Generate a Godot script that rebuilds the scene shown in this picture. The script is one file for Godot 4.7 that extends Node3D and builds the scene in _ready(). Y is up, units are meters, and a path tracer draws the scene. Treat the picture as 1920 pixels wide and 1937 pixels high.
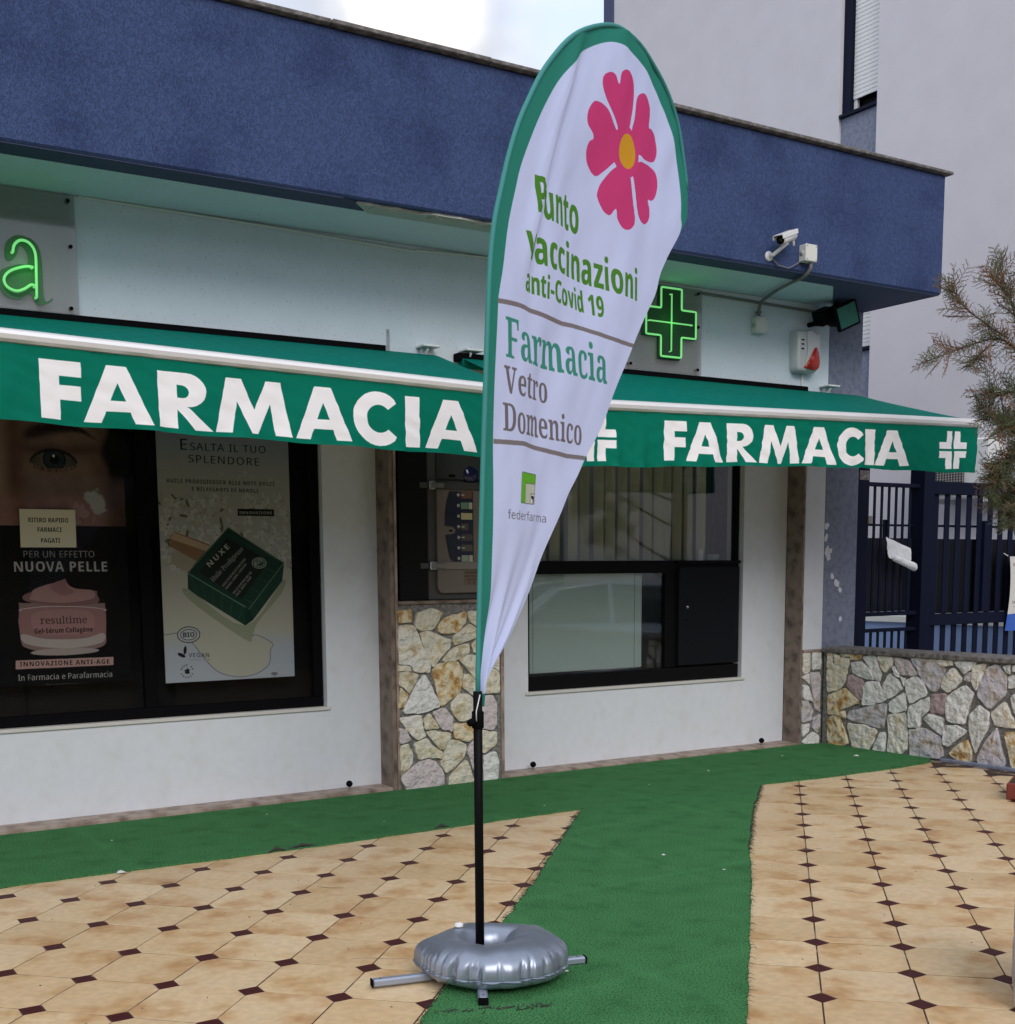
extends Node3D
# A pharmacy front with green awnings and a teardrop flag. World: x runs along the facade, y up, z out of the facade towards the viewer; the facade's plane is z = 0.

const EXPOSURE := 1.40
const SKY_ENERGY := 1.0
const FLAG_OUT := [[0.002,1.031],[0.013,1.329],[0.026,1.557],[0.044,1.857],[0.065,2.154],[0.081,2.375],[0.096,2.549],[0.123,2.699],[0.164,2.818],[0.216,2.953],[0.279,3.080],[0.353,3.190],[0.429,3.291],[0.517,3.381],[0.608,3.461],[0.713,3.530],[0.847,3.591],[0.961,3.625],[1.065,3.631],[1.174,3.615],[1.273,3.575],[1.361,3.530],[1.436,3.472],[1.499,3.395],[1.539,3.304],[1.573,3.209],[1.591,3.110],[1.590,3.026],[1.525,2.950],[1.361,2.761],[1.307,2.651],[1.116,2.412],[0.899,2.121],[0.734,1.923],[0.544,1.699],[0.335,1.414],[0.165,1.214],[0.056,1.096],[0.031,1.026]]
const FLAG_IN := [[0.005,1.061],[0.058,1.251],[0.085,1.481],[0.102,1.785],[0.115,2.086],[0.142,2.414],[0.153,2.481],[0.176,2.564],[0.213,2.718],[0.256,2.839],[0.309,2.965],[0.428,3.155],[0.562,3.319],[0.702,3.444],[0.847,3.525],[0.974,3.562],[1.107,3.556],[1.232,3.518],[1.348,3.447],[1.439,3.359],[1.494,3.258],[1.525,3.129],[1.532,3.027],[1.529,2.958],[1.361,2.761],[1.307,2.651],[1.116,2.412],[0.899,2.121],[0.734,1.923],[0.544,1.699],[0.335,1.414],[0.165,1.214],[0.018,1.052]]
const PETALS := [[[0.848,3.362],[0.851,3.405],[0.898,3.432],[0.937,3.433],[0.956,3.411],[0.969,3.410],[0.982,3.453],[1.014,3.475],[1.054,3.481],[1.094,3.458],[1.106,3.417],[1.096,3.351],[1.076,3.289],[1.073,3.265],[1.111,3.196],[1.004,3.181],[0.964,3.252],[0.886,3.318]],[[1.090,3.270],[1.110,3.317],[1.129,3.398],[1.163,3.429],[1.205,3.436],[1.248,3.406],[1.255,3.369],[1.249,3.322],[1.278,3.322],[1.314,3.306],[1.334,3.259],[1.323,3.216],[1.294,3.196],[1.223,3.185],[1.153,3.187],[1.098,3.173],[1.084,3.221]],[[0.971,3.229],[0.938,3.251],[0.887,3.293],[0.824,3.303],[0.787,3.290],[0.754,3.244],[0.756,3.203],[0.800,3.178],[0.802,3.160],[0.775,3.144],[0.760,3.107],[0.775,3.062],[0.838,3.034],[0.888,3.059],[0.972,3.120],[1.004,3.137],[1.004,3.213]],[[1.072,3.115],[0.978,3.099],[0.888,3.027],[0.857,2.977],[0.863,2.947],[0.902,2.912],[0.941,2.906],[0.967,2.929],[0.983,2.936],[0.994,2.900],[1.034,2.873],[1.074,2.875],[1.108,2.898],[1.118,2.926],[1.100,3.000],[1.079,3.079],[1.085,3.093]],[[1.099,3.087],[1.120,3.037],[1.142,2.964],[1.170,2.931],[1.213,2.926],[1.255,2.955],[1.266,2.997],[1.254,3.034],[1.290,3.039],[1.319,3.062],[1.337,3.113],[1.324,3.157],[1.280,3.172],[1.167,3.164],[1.099,3.128],[1.085,3.093]],[[0.964,3.234],[1.077,3.270],[1.146,3.185],[1.086,3.083],[0.965,3.112]]]
const PISTIL := [[1.120,3.193],[1.118,3.166],[1.107,3.140],[1.088,3.121],[1.064,3.110],[1.038,3.109],[1.016,3.118],[0.999,3.136],[0.991,3.160],[0.993,3.187],[1.003,3.211],[1.022,3.231],[1.046,3.242],[1.071,3.244],[1.094,3.235],[1.111,3.217]]
const FLAG_TEXT := [["Punto",0,"GREEN",[0.374,2.794,0.737,2.789,0.135]],["vaccinazioni",0,"GREEN",[0.320,2.623,1.164,2.604,0.124]],["anti-Covid 19",0,"GREEN",[0.319,2.508,0.892,2.496,0.081]],["Farmacia",1,"TEAL",[0.181,2.255,0.902,2.236,0.141]],["Vetro",1,"GREY",[0.175,2.128,0.496,2.122,0.096]],["Domenico",1,"GREY",[0.165,1.994,0.724,1.981,0.099]],["federfarma",0,"DARK",[0.177,1.679,0.466,1.671,0.032]]]
const FLAG_LINES := [[[0.142,2.443],[0.273,2.448],[0.385,2.443],[0.592,2.431],[0.732,2.434],[0.965,2.421],[1.128,2.419]],[[0.111,1.951],[0.297,1.956],[0.455,1.944],[0.607,1.933],[0.744,1.932]]]
const FLAG_LOGO := [[[0.279,1.851],[0.391,1.847],[0.373,1.739],[0.264,1.740]],[[0.304,1.811],[0.385,1.812],[0.373,1.740],[0.302,1.739]],[[0.346,1.774],[0.379,1.774],[0.372,1.739],[0.343,1.739]],[[0.350,1.769],[0.375,1.767],[0.368,1.740],[0.363,1.740],[0.365,1.754],[0.353,1.759]]]
const PIER_STONES := [[[3.880,1.220],[3.988,1.228],[3.993,1.144],[3.891,1.142]],
[[4.029,1.200],[4.136,1.232],[4.183,1.220],[4.225,1.197],[4.196,1.142],[4.148,1.087],[4.078,1.081],[4.018,1.107]],
[[4.191,1.106],[4.238,1.153],[4.305,1.180],[4.416,1.202],[4.410,1.128],[4.342,1.064],[4.266,1.057],[4.195,1.077]],
[[4.431,1.198],[4.514,1.204],[4.522,1.095],[4.449,1.135]],
[[3.886,1.115],[3.972,1.125],[4.009,1.107],[4.049,1.017],[4.130,0.850],[4.120,0.795],[4.013,0.808],[3.981,0.857],[3.885,0.870]],
[[3.880,0.854],[3.976,0.843],[3.982,0.815],[3.880,0.820]],
[[4.054,1.065],[4.115,1.080],[4.218,1.039],[4.298,1.012],[4.283,0.959],[4.206,0.896],[4.149,0.833],[4.130,0.858],[4.067,1.000]],
[[4.313,1.036],[4.439,1.117],[4.512,1.075],[4.502,1.025],[4.327,0.977],[4.308,1.003]],
[[4.225,0.874],[4.302,0.949],[4.438,0.981],[4.442,0.919],[4.330,0.869],[4.244,0.863]],
[[4.457,0.968],[4.511,1.016],[4.566,1.006],[4.555,0.905],[4.476,0.921]],
[[3.889,0.805],[3.962,0.805],[4.031,0.785],[4.011,0.733],[3.964,0.662],[3.932,0.697],[3.883,0.728]],
[[3.896,0.703],[3.954,0.655],[3.921,0.575],[3.879,0.570]],
[[3.916,0.547],[4.025,0.732],[4.077,0.780],[4.100,0.761],[4.192,0.582],[4.187,0.557],[4.031,0.522],[3.929,0.529]],
[[4.143,0.812],[4.187,0.851],[4.344,0.863],[4.382,0.792],[4.371,0.696],[4.356,0.647],[4.215,0.557],[4.197,0.590]],
[[4.359,0.876],[4.427,0.903],[4.550,0.893],[4.553,0.737],[4.474,0.741],[4.407,0.828]],
[[4.381,0.713],[4.396,0.770],[4.435,0.768],[4.494,0.727],[4.492,0.601],[4.453,0.633],[4.385,0.679]],
[[4.287,0.568],[4.351,0.639],[4.424,0.630],[4.467,0.594],[4.461,0.463],[4.358,0.445],[4.306,0.499]],
[[4.573,0.761],[4.633,0.800],[4.683,0.764],[4.682,0.628],[4.562,0.626],[4.558,0.728]],
[[4.561,0.609],[4.631,0.609],[4.661,0.552],[4.655,0.407],[4.624,0.362],[4.505,0.392],[4.502,0.579]],
[[3.883,0.496],[4.049,0.509],[4.057,0.434],[4.080,0.366],[4.018,0.342],[3.936,0.418],[3.927,0.443]],
[[4.067,0.474],[4.115,0.517],[4.189,0.411],[4.080,0.409]],
[[4.143,0.519],[4.234,0.550],[4.305,0.474],[4.294,0.378],[4.208,0.406]],
[[4.309,0.432],[4.490,0.414],[4.494,0.333],[4.420,0.297],[4.308,0.335]],
[[3.881,0.430],[3.936,0.410],[3.967,0.350],[3.958,0.338],[3.887,0.327]],
[[4.092,0.386],[4.132,0.395],[4.280,0.367],[4.279,0.333],[4.225,0.255],[4.197,0.264]],
[[3.888,0.303],[3.948,0.318],[3.984,0.241],[3.973,0.175],[3.893,0.112]],
[[3.995,0.315],[4.089,0.347],[4.130,0.295],[4.220,0.237],[4.210,0.196],[4.101,0.214],[4.030,0.204]],
[[4.195,0.159],[4.274,0.317],[4.342,0.311],[4.410,0.272],[4.389,0.193],[4.300,0.120],[4.242,0.092]],
[[4.514,0.370],[4.659,0.346],[4.658,0.269],[4.557,0.204],[4.508,0.221]],
[[4.414,0.229],[4.469,0.305],[4.499,0.307],[4.527,0.194],[4.526,0.065],[4.471,0.079]],
[[4.547,0.183],[4.648,0.209],[4.677,0.129],[4.666,0.008],[4.550,-0.006]],
[[3.882,0.093],[4.034,0.187],[4.110,0.201],[4.167,0.175],[4.223,0.094],[4.223,0.009],[4.003,-0.002],[3.928,-0.003]],
[[4.261,0.048],[4.334,0.117],[4.408,0.170],[4.466,0.019],[4.495,-0.005],[4.260,-0.003]],
[[4.589,0.896],[4.679,0.909],[4.681,0.781],[4.623,0.814]],
[[4.538,1.191],[4.677,1.204],[4.686,1.086],[4.605,1.038],[4.542,1.090]],
[[4.605,1.025],[4.686,1.069],[4.684,0.925],[4.584,0.913],[4.570,0.981]]]
const WALL_STONES := [[[0.043,0.783],[0.104,0.791],[0.102,0.670],[0.048,0.647]],
[[0.117,0.767],[0.172,0.756],[0.168,0.717],[0.125,0.705]],
[[0.178,0.780],[0.279,0.795],[0.274,0.756],[0.209,0.743]],
[[0.286,0.771],[0.391,0.786],[0.398,0.758],[0.358,0.732],[0.287,0.733]],
[[0.054,0.442],[0.048,0.637],[0.185,0.737],[0.275,0.737],[0.239,0.582],[0.240,0.543],[0.170,0.471]],
[[0.294,0.700],[0.353,0.715],[0.423,0.703],[0.495,0.646],[0.526,0.582],[0.451,0.582],[0.309,0.620]],
[[0.409,0.759],[0.535,0.781],[0.561,0.706],[0.598,0.634],[0.583,0.577],[0.548,0.584],[0.494,0.655]],
[[0.553,0.771],[0.704,0.775],[0.696,0.705],[0.642,0.646],[0.602,0.671]],
[[0.702,0.687],[0.724,0.702],[0.770,0.645],[0.771,0.618],[0.721,0.633]],
[[0.726,0.771],[0.853,0.755],[0.938,0.656],[0.906,0.636],[0.781,0.641],[0.734,0.716]],
[[0.879,0.784],[1.048,0.789],[1.186,0.716],[1.132,0.544],[1.070,0.525],[0.971,0.631]],
[[1.075,0.777],[1.249,0.782],[1.256,0.743],[1.155,0.728]],
[[1.270,0.766],[1.452,0.785],[1.435,0.740],[1.359,0.675]],
[[1.425,0.748],[1.536,0.768],[1.525,0.694],[1.468,0.565],[1.426,0.618]],
[[1.547,0.739],[1.626,0.769],[1.710,0.681],[1.707,0.553],[1.585,0.432],[1.480,0.518],[1.491,0.597]],
[[1.679,0.755],[1.738,0.771],[1.732,0.708],[1.704,0.714]],
[[1.757,0.768],[1.821,0.772],[1.823,0.730],[1.755,0.726]],
[[1.162,0.564],[1.188,0.663],[1.262,0.721],[1.341,0.638],[1.225,0.528]],
[[1.364,0.666],[1.408,0.695],[1.416,0.626],[1.356,0.635]],
[[0.259,0.516],[0.286,0.604],[0.422,0.566],[0.422,0.404],[0.363,0.428]],
[[0.440,0.548],[0.566,0.571],[0.602,0.513],[0.662,0.433],[0.528,0.375],[0.424,0.366]],
[[0.618,0.551],[0.676,0.639],[0.755,0.598],[0.808,0.528],[0.679,0.435],[0.626,0.477]],
[[0.832,0.594],[0.906,0.631],[0.993,0.605],[1.034,0.500],[0.883,0.415],[0.847,0.494]],
[[0.055,0.413],[0.242,0.491],[0.291,0.461],[0.388,0.382],[0.200,0.308],[0.128,0.263],[0.060,0.261]],
[[0.256,0.241],[0.296,0.307],[0.663,0.401],[0.651,0.273],[0.632,0.187]],
[[0.685,0.407],[0.831,0.502],[0.847,0.361],[0.733,0.323],[0.688,0.342]],
[[0.868,0.381],[0.983,0.451],[0.982,0.241],[0.874,0.226]],
[[0.994,0.452],[1.056,0.479],[1.070,0.395],[0.999,0.325]],
[[1.081,0.504],[1.205,0.522],[1.202,0.362],[1.077,0.359]],
[[1.216,0.497],[1.363,0.596],[1.444,0.541],[1.400,0.424],[1.376,0.298],[1.224,0.315],[1.210,0.407]],
[[1.413,0.372],[1.497,0.458],[1.577,0.405],[1.577,0.310],[1.475,0.098],[1.419,0.241]],
[[1.011,0.308],[1.062,0.353],[1.193,0.325],[1.178,0.193],[1.093,0.243]],
[[1.195,0.272],[1.307,0.287],[1.399,0.248],[1.243,0.115],[1.196,0.128]],
[[1.591,0.406],[1.705,0.502],[1.792,0.348],[1.794,0.314],[1.629,0.315]],
[[1.750,0.540],[1.857,0.599],[1.867,0.415],[1.784,0.415]],
[[1.720,0.681],[1.824,0.714],[1.837,0.631],[1.728,0.597]],
[[0.062,0.208],[0.116,0.252],[0.190,0.239],[0.255,0.110],[0.288,0.036],[0.246,0.011],[0.069,0.011]],
[[0.270,0.198],[0.430,0.205],[0.570,0.171],[0.539,0.073],[0.496,0.001],[0.331,0.006]],
[[0.147,0.264],[0.236,0.302],[0.250,0.245],[0.196,0.250]],
[[0.536,0.006],[0.605,0.156],[0.655,0.161],[0.656,0.001]],
[[0.672,0.304],[0.848,0.338],[0.871,0.054],[0.801,0.004],[0.679,0.004],[0.696,0.137]],
[[0.882,0.167],[1.008,0.239],[1.179,0.171],[1.196,0.020],[0.900,-0.002]],
[[1.256,0.063],[1.294,0.112],[1.406,0.187],[1.445,0.103],[1.444,0.024],[1.339,0.011]],
[[1.496,0.056],[1.558,0.186],[1.644,0.295],[1.672,0.207],[1.727,0.059],[1.719,0.023],[1.518,0.011]],
[[1.712,0.272],[1.873,0.297],[1.887,0.011],[1.785,0.015]],
[[0.788,0.619],[0.826,0.608],[0.818,0.552]],
[[0.886,0.208],[0.993,0.231],[0.877,0.175]],
[[1.799,0.391],[1.867,0.398],[1.872,0.314],[1.812,0.308]]]
const STUB_STONES := [[[7.679,0.790],[7.760,0.777],[7.766,0.621],[7.692,0.606]],
[[7.780,0.786],[7.890,0.786],[7.893,0.634],[7.786,0.630]],
[[7.679,0.572],[7.753,0.603],[7.769,0.514]],
[[7.766,0.607],[7.883,0.606],[7.888,0.276],[7.838,0.304]],
[[7.688,0.509],[7.750,0.496],[7.802,0.366],[7.699,0.392]],
[[7.679,0.373],[7.740,0.374],[7.812,0.286],[7.801,0.209],[7.692,0.192]],
[[7.821,0.227],[7.896,0.251],[7.894,0.113],[7.867,0.095],[7.810,0.139]],
[[7.693,0.172],[7.774,0.176],[7.763,0.113],[7.696,0.074]],
[[7.697,0.030],[7.818,0.104],[7.888,0.064],[7.884,-0.000],[7.725,0.013]]]
const P2_TEXT := [[0.141,0.257],[0.715,0.257],[0.195,0.332],[0.668,0.337],[0.055,0.460],[0.763,0.462],[0.212,0.505],[0.652,0.508],[0.519,0.645],[0.743,0.643],[0.508,0.612],[0.755,0.655]]
const P2_CAP := [[0.064,0.791],[0.096,0.760],[0.317,0.838],[0.329,0.878],[0.258,0.922],[0.225,0.940],[0.066,0.852]]
const P2_CAP2 := [[0.068,0.904],[0.096,0.874],[0.230,0.935],[0.201,0.984],[0.167,1.015],[0.059,0.952]]
const P2_TOP := [[0.167,1.015],[0.230,0.940],[0.442,0.730],[0.470,0.744],[0.812,0.956],[0.791,0.979],[0.562,1.250],[0.539,1.231]]
const P2_SIDE := [[0.167,1.015],[0.164,1.112],[0.221,1.157],[0.534,1.355],[0.589,1.320],[0.798,1.071],[0.814,0.956],[0.562,1.250]]
const P2_EDGE := [[0.539,1.231],[0.562,1.250],[0.589,1.320],[0.534,1.355]]
const P2_LABEL := [[0.241,1.011],[0.431,0.797],[0.699,0.933],[0.683,0.978],[0.512,1.185]]
const P2_GREEN := [[0.168,1.116],[0.534,1.355],[0.798,1.071],[0.796,1.145],[0.622,1.334],[0.580,1.425],[0.531,1.446],[0.174,1.187]]
const P2_PUDDLE := [[-0.006,1.382],[0.084,1.389],[0.164,1.437],[0.244,1.539],[0.315,1.624],[0.399,1.669],[0.513,1.685],[0.621,1.662],[0.692,1.605],[0.700,1.522],[0.716,1.476],[0.600,1.416],[0.531,1.446],[0.263,1.279],[0.002,1.184]]
const P2_NUXE := [[0.308,0.986],[0.452,0.853],[0.331,1.074],[0.542,0.869],[0.396,1.106],[0.554,0.932],[0.465,1.153],[0.594,1.014]]
const P2_MARK := [[0.158,1.401],[0.237,1.350],[0.642,0.955],[0.700,0.914],[0.133,1.530],[0.153,1.542],[0.290,1.548],[0.138,1.631],[0.177,1.590],[0.724,1.686]]
const P1_FACE := [[0.138,0.729],[0.868,0.732],[0.873,0.158],[0.463,0.349],[0.395,0.284],[0.529,0.380],[0.320,0.375],[0.598,0.369],[0.321,0.211],[0.498,0.148],[0.700,0.201],[0.695,0.583]]
const P1_TEXT := [[0.256,0.915],[0.673,0.916],[0.198,0.998],[0.746,1.000],[0.334,1.306],[0.608,1.308],[0.297,1.362],[0.639,1.361],[0.206,1.552],[0.731,1.559],[0.191,1.636],[0.745,1.641],[0.348,1.673],[0.586,1.678]]
const P1_BAND := [[0.185,1.516],[0.754,1.519],[0.752,1.569],[0.182,1.568]]
const P1_JAR := [[0.221,1.197],[0.261,1.181],[0.671,1.190],[0.718,1.209],[0.716,1.378],[0.707,1.441],[0.640,1.465],[0.456,1.493],[0.263,1.450],[0.220,1.396]]
const P1_NECK := [[0.268,1.125],[0.467,1.098],[0.657,1.114],[0.673,1.137],[0.671,1.190],[0.479,1.203],[0.266,1.172]]
const P1_CREAM := [[0.292,1.138],[0.307,1.104],[0.384,1.075],[0.461,1.059],[0.489,1.042],[0.511,1.081],[0.561,1.104],[0.648,1.114],[0.646,1.163],[0.463,1.185],[0.295,1.164]]
const P1_BODY := [[0.229,1.232],[0.360,1.213],[0.582,1.219],[0.708,1.244],[0.702,1.369],[0.573,1.391],[0.351,1.383],[0.227,1.353]]

const FLAG_AT := Vector3(2.318, 0.0, 3.597)
const FLAG_TURN := 67.8

var M := {}
var taken := {}
var rng := RandomNumberGenerator.new()
var fonts := {}

# ------------------------------------------------------------------ small helpers
func lin(r: float, g: float, b: float) -> Color:
	return Color(r, g, b).linear_to_srgb()

func numbered(called: String) -> String:
	if not taken.has(called):
		taken[called] = 0
		return called
	taken[called] += 1
	return "%s_%03d" % [called, taken[called]]

func tag(o: Node, label: String, category: String, group := "", kind := "") -> void:
	o.set_meta("label", label)
	if category: o.set_meta("category", category)
	if group: o.set_meta("group", group)
	if kind: o.set_meta("kind", kind)

func thing(called: String, label: String, category: String, at := Vector3.ZERO, group := "") -> Node3D:
	var o := Node3D.new()
	o.name = numbered(called)
	o.position = at
	add_child(o)
	tag(o, label, category, group)
	return o

func setting(called: String, mesh: Mesh, m: Material, label := "") -> MeshInstance3D:
	var o := MeshInstance3D.new()
	o.name = numbered(called)
	o.mesh = mesh
	o.material_override = m
	o.set_meta("kind", "structure")
	if label: o.set_meta("label", label)
	add_child(o)
	return o

# a part whose mesh is given in world coordinates
func part(root: Node3D, called: String, mesh: Mesh, m: Material, label := "") -> MeshInstance3D:
	var o := MeshInstance3D.new()
	o.name = called
	o.mesh = mesh
	o.material_override = m
	root.add_child(o, true)
	var at := Vector3.ZERO
	var up: Node = root
	while up is Node3D and up != self:
		at += up.position
		up = up.get_parent()
	o.position = -at
	if label: o.set_meta("label", label)
	return o

func pa2(a: Array) -> PackedVector2Array:
	var p := PackedVector2Array()
	for v in a: p.append(Vector2(v[0], v[1]))
	return p

func noise(seed_: int, freq: float, kind := FastNoiseLite.TYPE_SIMPLEX_SMOOTH, oct := 4) -> FastNoiseLite:
	var n := FastNoiseLite.new()
	n.seed = seed_
	n.frequency = freq
	n.noise_type = kind
	n.fractal_octaves = oct
	return n

func noise_tex(seed_: int, freq: float, size: int, oct: int, ramp: Array = [], kind := FastNoiseLite.TYPE_SIMPLEX_SMOOTH) -> NoiseTexture2D:
	var t := NoiseTexture2D.new()
	t.width = size
	t.height = size
	t.seamless = true
	t.generate_mipmaps = false
	t.noise = noise(seed_, freq, kind, oct)
	if ramp:
		var g := Gradient.new()
		var offs := PackedFloat32Array()
		var cols := PackedColorArray()
		for r in ramp:
			offs.append(r[0])
			cols.append(r[1])
		g.offsets = offs
		g.colors = cols
		t.color_ramp = g
	return t

func mat(c: Color, rough := 0.8, metal := 0.0) -> StandardMaterial3D:
	var m := StandardMaterial3D.new()
	m.albedo_color = c
	m.roughness = rough
	m.metallic = metal
	return m

func tri(m: StandardMaterial3D, scale: float, in_world := true) -> StandardMaterial3D:
	m.uv1_triplanar = true
	m.uv1_world_triplanar = in_world
	m.uv1_triplanar_sharpness = 8.0
	m.uv1_scale = Vector3.ONE * scale
	return m

func tri2(m: StandardMaterial3D, scale: float, in_world := true) -> void:
	m.uv2_triplanar = true
	m.uv2_world_triplanar = in_world
	m.uv2_triplanar_sharpness = 8.0
	m.uv2_scale = Vector3.ONE * scale

func detail(m: StandardMaterial3D, t: Texture2D) -> void:
	m.detail_enabled = true
	m.detail_albedo = t
	m.detail_blend_mode = BaseMaterial3D.BLEND_MODE_MUL
	m.detail_uv_layer = BaseMaterial3D.DETAIL_UV_2

func relief(m: StandardMaterial3D, t: Texture2D, cm: float) -> void:
	m.heightmap_enabled = true
	m.heightmap_texture = t
	m.heightmap_scale = cm

func grey(a: float, b: float) -> Array:
	return [[0.0, Color(a, a, a)], [1.0, Color(b, b, b)]]

# ------------------------------------------------------------------ mesh builder
class MB:
	var st := SurfaceTool.new()
	func _init(smooth := false) -> void:
		st.begin(Mesh.PRIMITIVE_TRIANGLES)
		st.set_smooth_group(0 if smooth else -1)
	func smooth(on: bool) -> void:
		st.set_smooth_group(0 if on else -1)
	# corners run counter-clockwise as seen from outside
	func t3(a: Vector3, b: Vector3, c: Vector3) -> void:
		st.add_vertex(a); st.add_vertex(c); st.add_vertex(b)
	func quad(a: Vector3, b: Vector3, c: Vector3, d: Vector3) -> void:
		t3(a, b, c); t3(a, c, d)
	func t3u(a: Vector3, b: Vector3, c: Vector3, ua: Vector2, ub: Vector2, uc: Vector2) -> void:
		st.set_uv(ua); st.add_vertex(a)
		st.set_uv(uc); st.add_vertex(c)
		st.set_uv(ub); st.add_vertex(b)
	func quadu(p: Array, u: Array) -> void:
		t3u(p[0], p[1], p[2], u[0], u[1], u[2]); t3u(p[0], p[2], p[3], u[0], u[2], u[3])
	func box(lo: Vector3, hi: Vector3, bev := 0.0) -> MB:
		return cbox((lo + hi) / 2, hi - lo, bev)
	func cbox(c: Vector3, size: Vector3, bev := 0.0, b := Basis.IDENTITY) -> MB:
		var h := size / 2
		bev = minf(bev, minf(h.x, minf(h.y, h.z)) * 0.9)
		var axes := [Vector3.RIGHT, Vector3.UP, Vector3.BACK]
		for i in 3:
			var n: Vector3 = axes[i]
			var u: Vector3 = axes[(i + 1) % 3]
			var v: Vector3 = axes[(i + 2) % 3]
			for s in [-1.0, 1.0]:
				var f := func(a: float, e: float) -> Vector3: return c + b * (n * s * h[i] + u * a * (h[(i + 1) % 3] - bev) + v * e * (h[(i + 2) % 3] - bev))
				var q := [f.call(-1, -1), f.call(1, -1), f.call(1, 1), f.call(-1, 1)]
				if s > 0: quad(q[0], q[1], q[2], q[3])
				else: quad(q[0], q[3], q[2], q[1])
		if bev > 0:
			for i in 3:
				var j := (i + 1) % 3
				var k := (i + 2) % 3
				for s in [-1.0, 1.0]:
					for e in [-1.0, 1.0]:
						# edge along axis k between faces +-i and +-j
						var g := func(on_i: bool, w: float) -> Vector3:
							var p := Vector3.ZERO
							p[i] = s * (h[i] if on_i else h[i] - bev)
							p[j] = e * (h[j] - bev if on_i else h[j])
							p[k] = w * (h[k] - bev)
							return c + b * p
						var q := [g.call(true, -1), g.call(false, -1), g.call(false, 1), g.call(true, 1)]
						if s * e > 0: quad(q[0], q[1], q[2], q[3])
						else: quad(q[0], q[3], q[2], q[1])
			for s in [-1.0, 1.0]:
				for e in [-1.0, 1.0]:
					for w in [-1.0, 1.0]:
						var sg := Vector3(s, e, w)
						var g2 := func(k: int) -> Vector3:
							var p := sg * (h - Vector3.ONE * bev)
							p[k] = sg[k] * h[k]
							return c + b * p
						if s * e * w > 0: t3(g2.call(0), g2.call(1), g2.call(2))
						else: t3(g2.call(0), g2.call(2), g2.call(1))
		return self
	# tube along a path; r is a number or one radius for each point
	func tube(path: Array, r, sides := 10, caps := true, flat := 1.0) -> MB:
		var n := path.size()
		var dir0: Vector3 = (path[1] - path[0]).normalized()
		var u: Vector3 = dir0.cross(Vector3.UP if absf(dir0.y) < 0.9 else Vector3.RIGHT).normalized()
		var rings := []
		for i in n:
			var d: Vector3 = (path[mini(i + 1, n - 1)] - path[maxi(i - 1, 0)]).normalized()
			u = (u - d * u.dot(d)).normalized()
			var v := d.cross(u)
			var rr: float = r[i] if r is Array else r
			var ring := []
			for k in sides:
				var a := TAU * k / sides
				ring.append(path[i] + (u * cos(a) + v * sin(a) * flat) * rr)
			rings.append(ring)
		for i in n - 1:
			for k in sides:
				var l := (k + 1) % sides
				quad(rings[i][k], rings[i][l], rings[i + 1][l], rings[i + 1][k])
		if caps:
			for k in range(1, sides - 1):
				t3(rings[0][0], rings[0][k + 1], rings[0][k])
				t3(rings[n - 1][0], rings[n - 1][k], rings[n - 1][k + 1])
		return self
	# flat polygon (u, v) pushed out along n = u x v by depth, with a bevelled front edge
	func prism(poly: PackedVector2Array, o: Vector3, u: Vector3, v: Vector3, depth: float, bev := 0.0) -> MB:
		if Geometry2D.is_polygon_clockwise(poly):
			pass
		var area := 0.0
		for i in poly.size():
			area += poly[i].cross(poly[(i + 1) % poly.size()])
		if area < 0: poly.reverse()
		var n := u.cross(v)
		var inn := poly
		if bev > 0:
			var ins := Geometry2D.offset_polygon(poly, -bev, Geometry2D.JOIN_MITER)
			if ins.size() == 1 and ins[0].size() == poly.size():
				inn = ins[0]
				# line the two outlines up
				var best := 0
				for k in poly.size():
					if inn[k].distance_to(poly[0]) < inn[best].distance_to(poly[0]): best = k
				var turned := PackedVector2Array()
				for k in poly.size(): turned.append(inn[(k + best) % poly.size()])
				inn = turned
			else: bev = 0.0
		var at := func(p: Vector2, z: float) -> Vector3: return o + u * p.x + v * p.y + n * z
		var ix := Geometry2D.triangulate_polygon(inn)
		for k in range(0, ix.size(), 3):
			var a: Vector2 = inn[ix[k]]
			var bb: Vector2 = inn[ix[k + 1]]
			var c: Vector2 = inn[ix[k + 2]]
			if (bb - a).cross(c - a) > 0: t3(at.call(a, depth), at.call(bb, depth), at.call(c, depth))
			else: t3(at.call(a, depth), at.call(c, depth), at.call(bb, depth))
		for i in poly.size():
			var j := (i + 1) % poly.size()
			if bev > 0: quad(at.call(poly[i], depth - bev), at.call(poly[j], depth - bev), at.call(inn[j], depth), at.call(inn[i], depth))
			quad(at.call(poly[i], 0.0), at.call(poly[j], 0.0), at.call(poly[j], depth - bev), at.call(poly[i], depth - bev))
		return self
	# turned shape: profile of (radius, height) pairs round axis at o
	func lathe(profile: Array, o: Vector3, axis: Vector3, sides := 16) -> MB:
		var u := axis.cross(Vector3.RIGHT if absf(axis.x) < 0.9 else Vector3.UP).normalized()
		var v := axis.cross(u)
		for i in profile.size() - 1:
			for k in sides:
				var f := func(p: Array, kk: int) -> Vector3:
					var a := TAU * kk / sides
					return o + axis * p[1] + (u * cos(a) + v * sin(a)) * p[0]
				quad(f.call(profile[i], k), f.call(profile[i], k + 1), f.call(profile[i + 1], k + 1), f.call(profile[i + 1], k))
		return self
	func done() -> ArrayMesh:
		st.generate_normals()
		return st.commit()

func mb(smooth := false) -> MB:
	return MB.new(smooth)

func boxm(lo: Vector3, hi: Vector3, bev := 0.0) -> ArrayMesh:
	return mb().box(lo, hi, bev).done()

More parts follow.
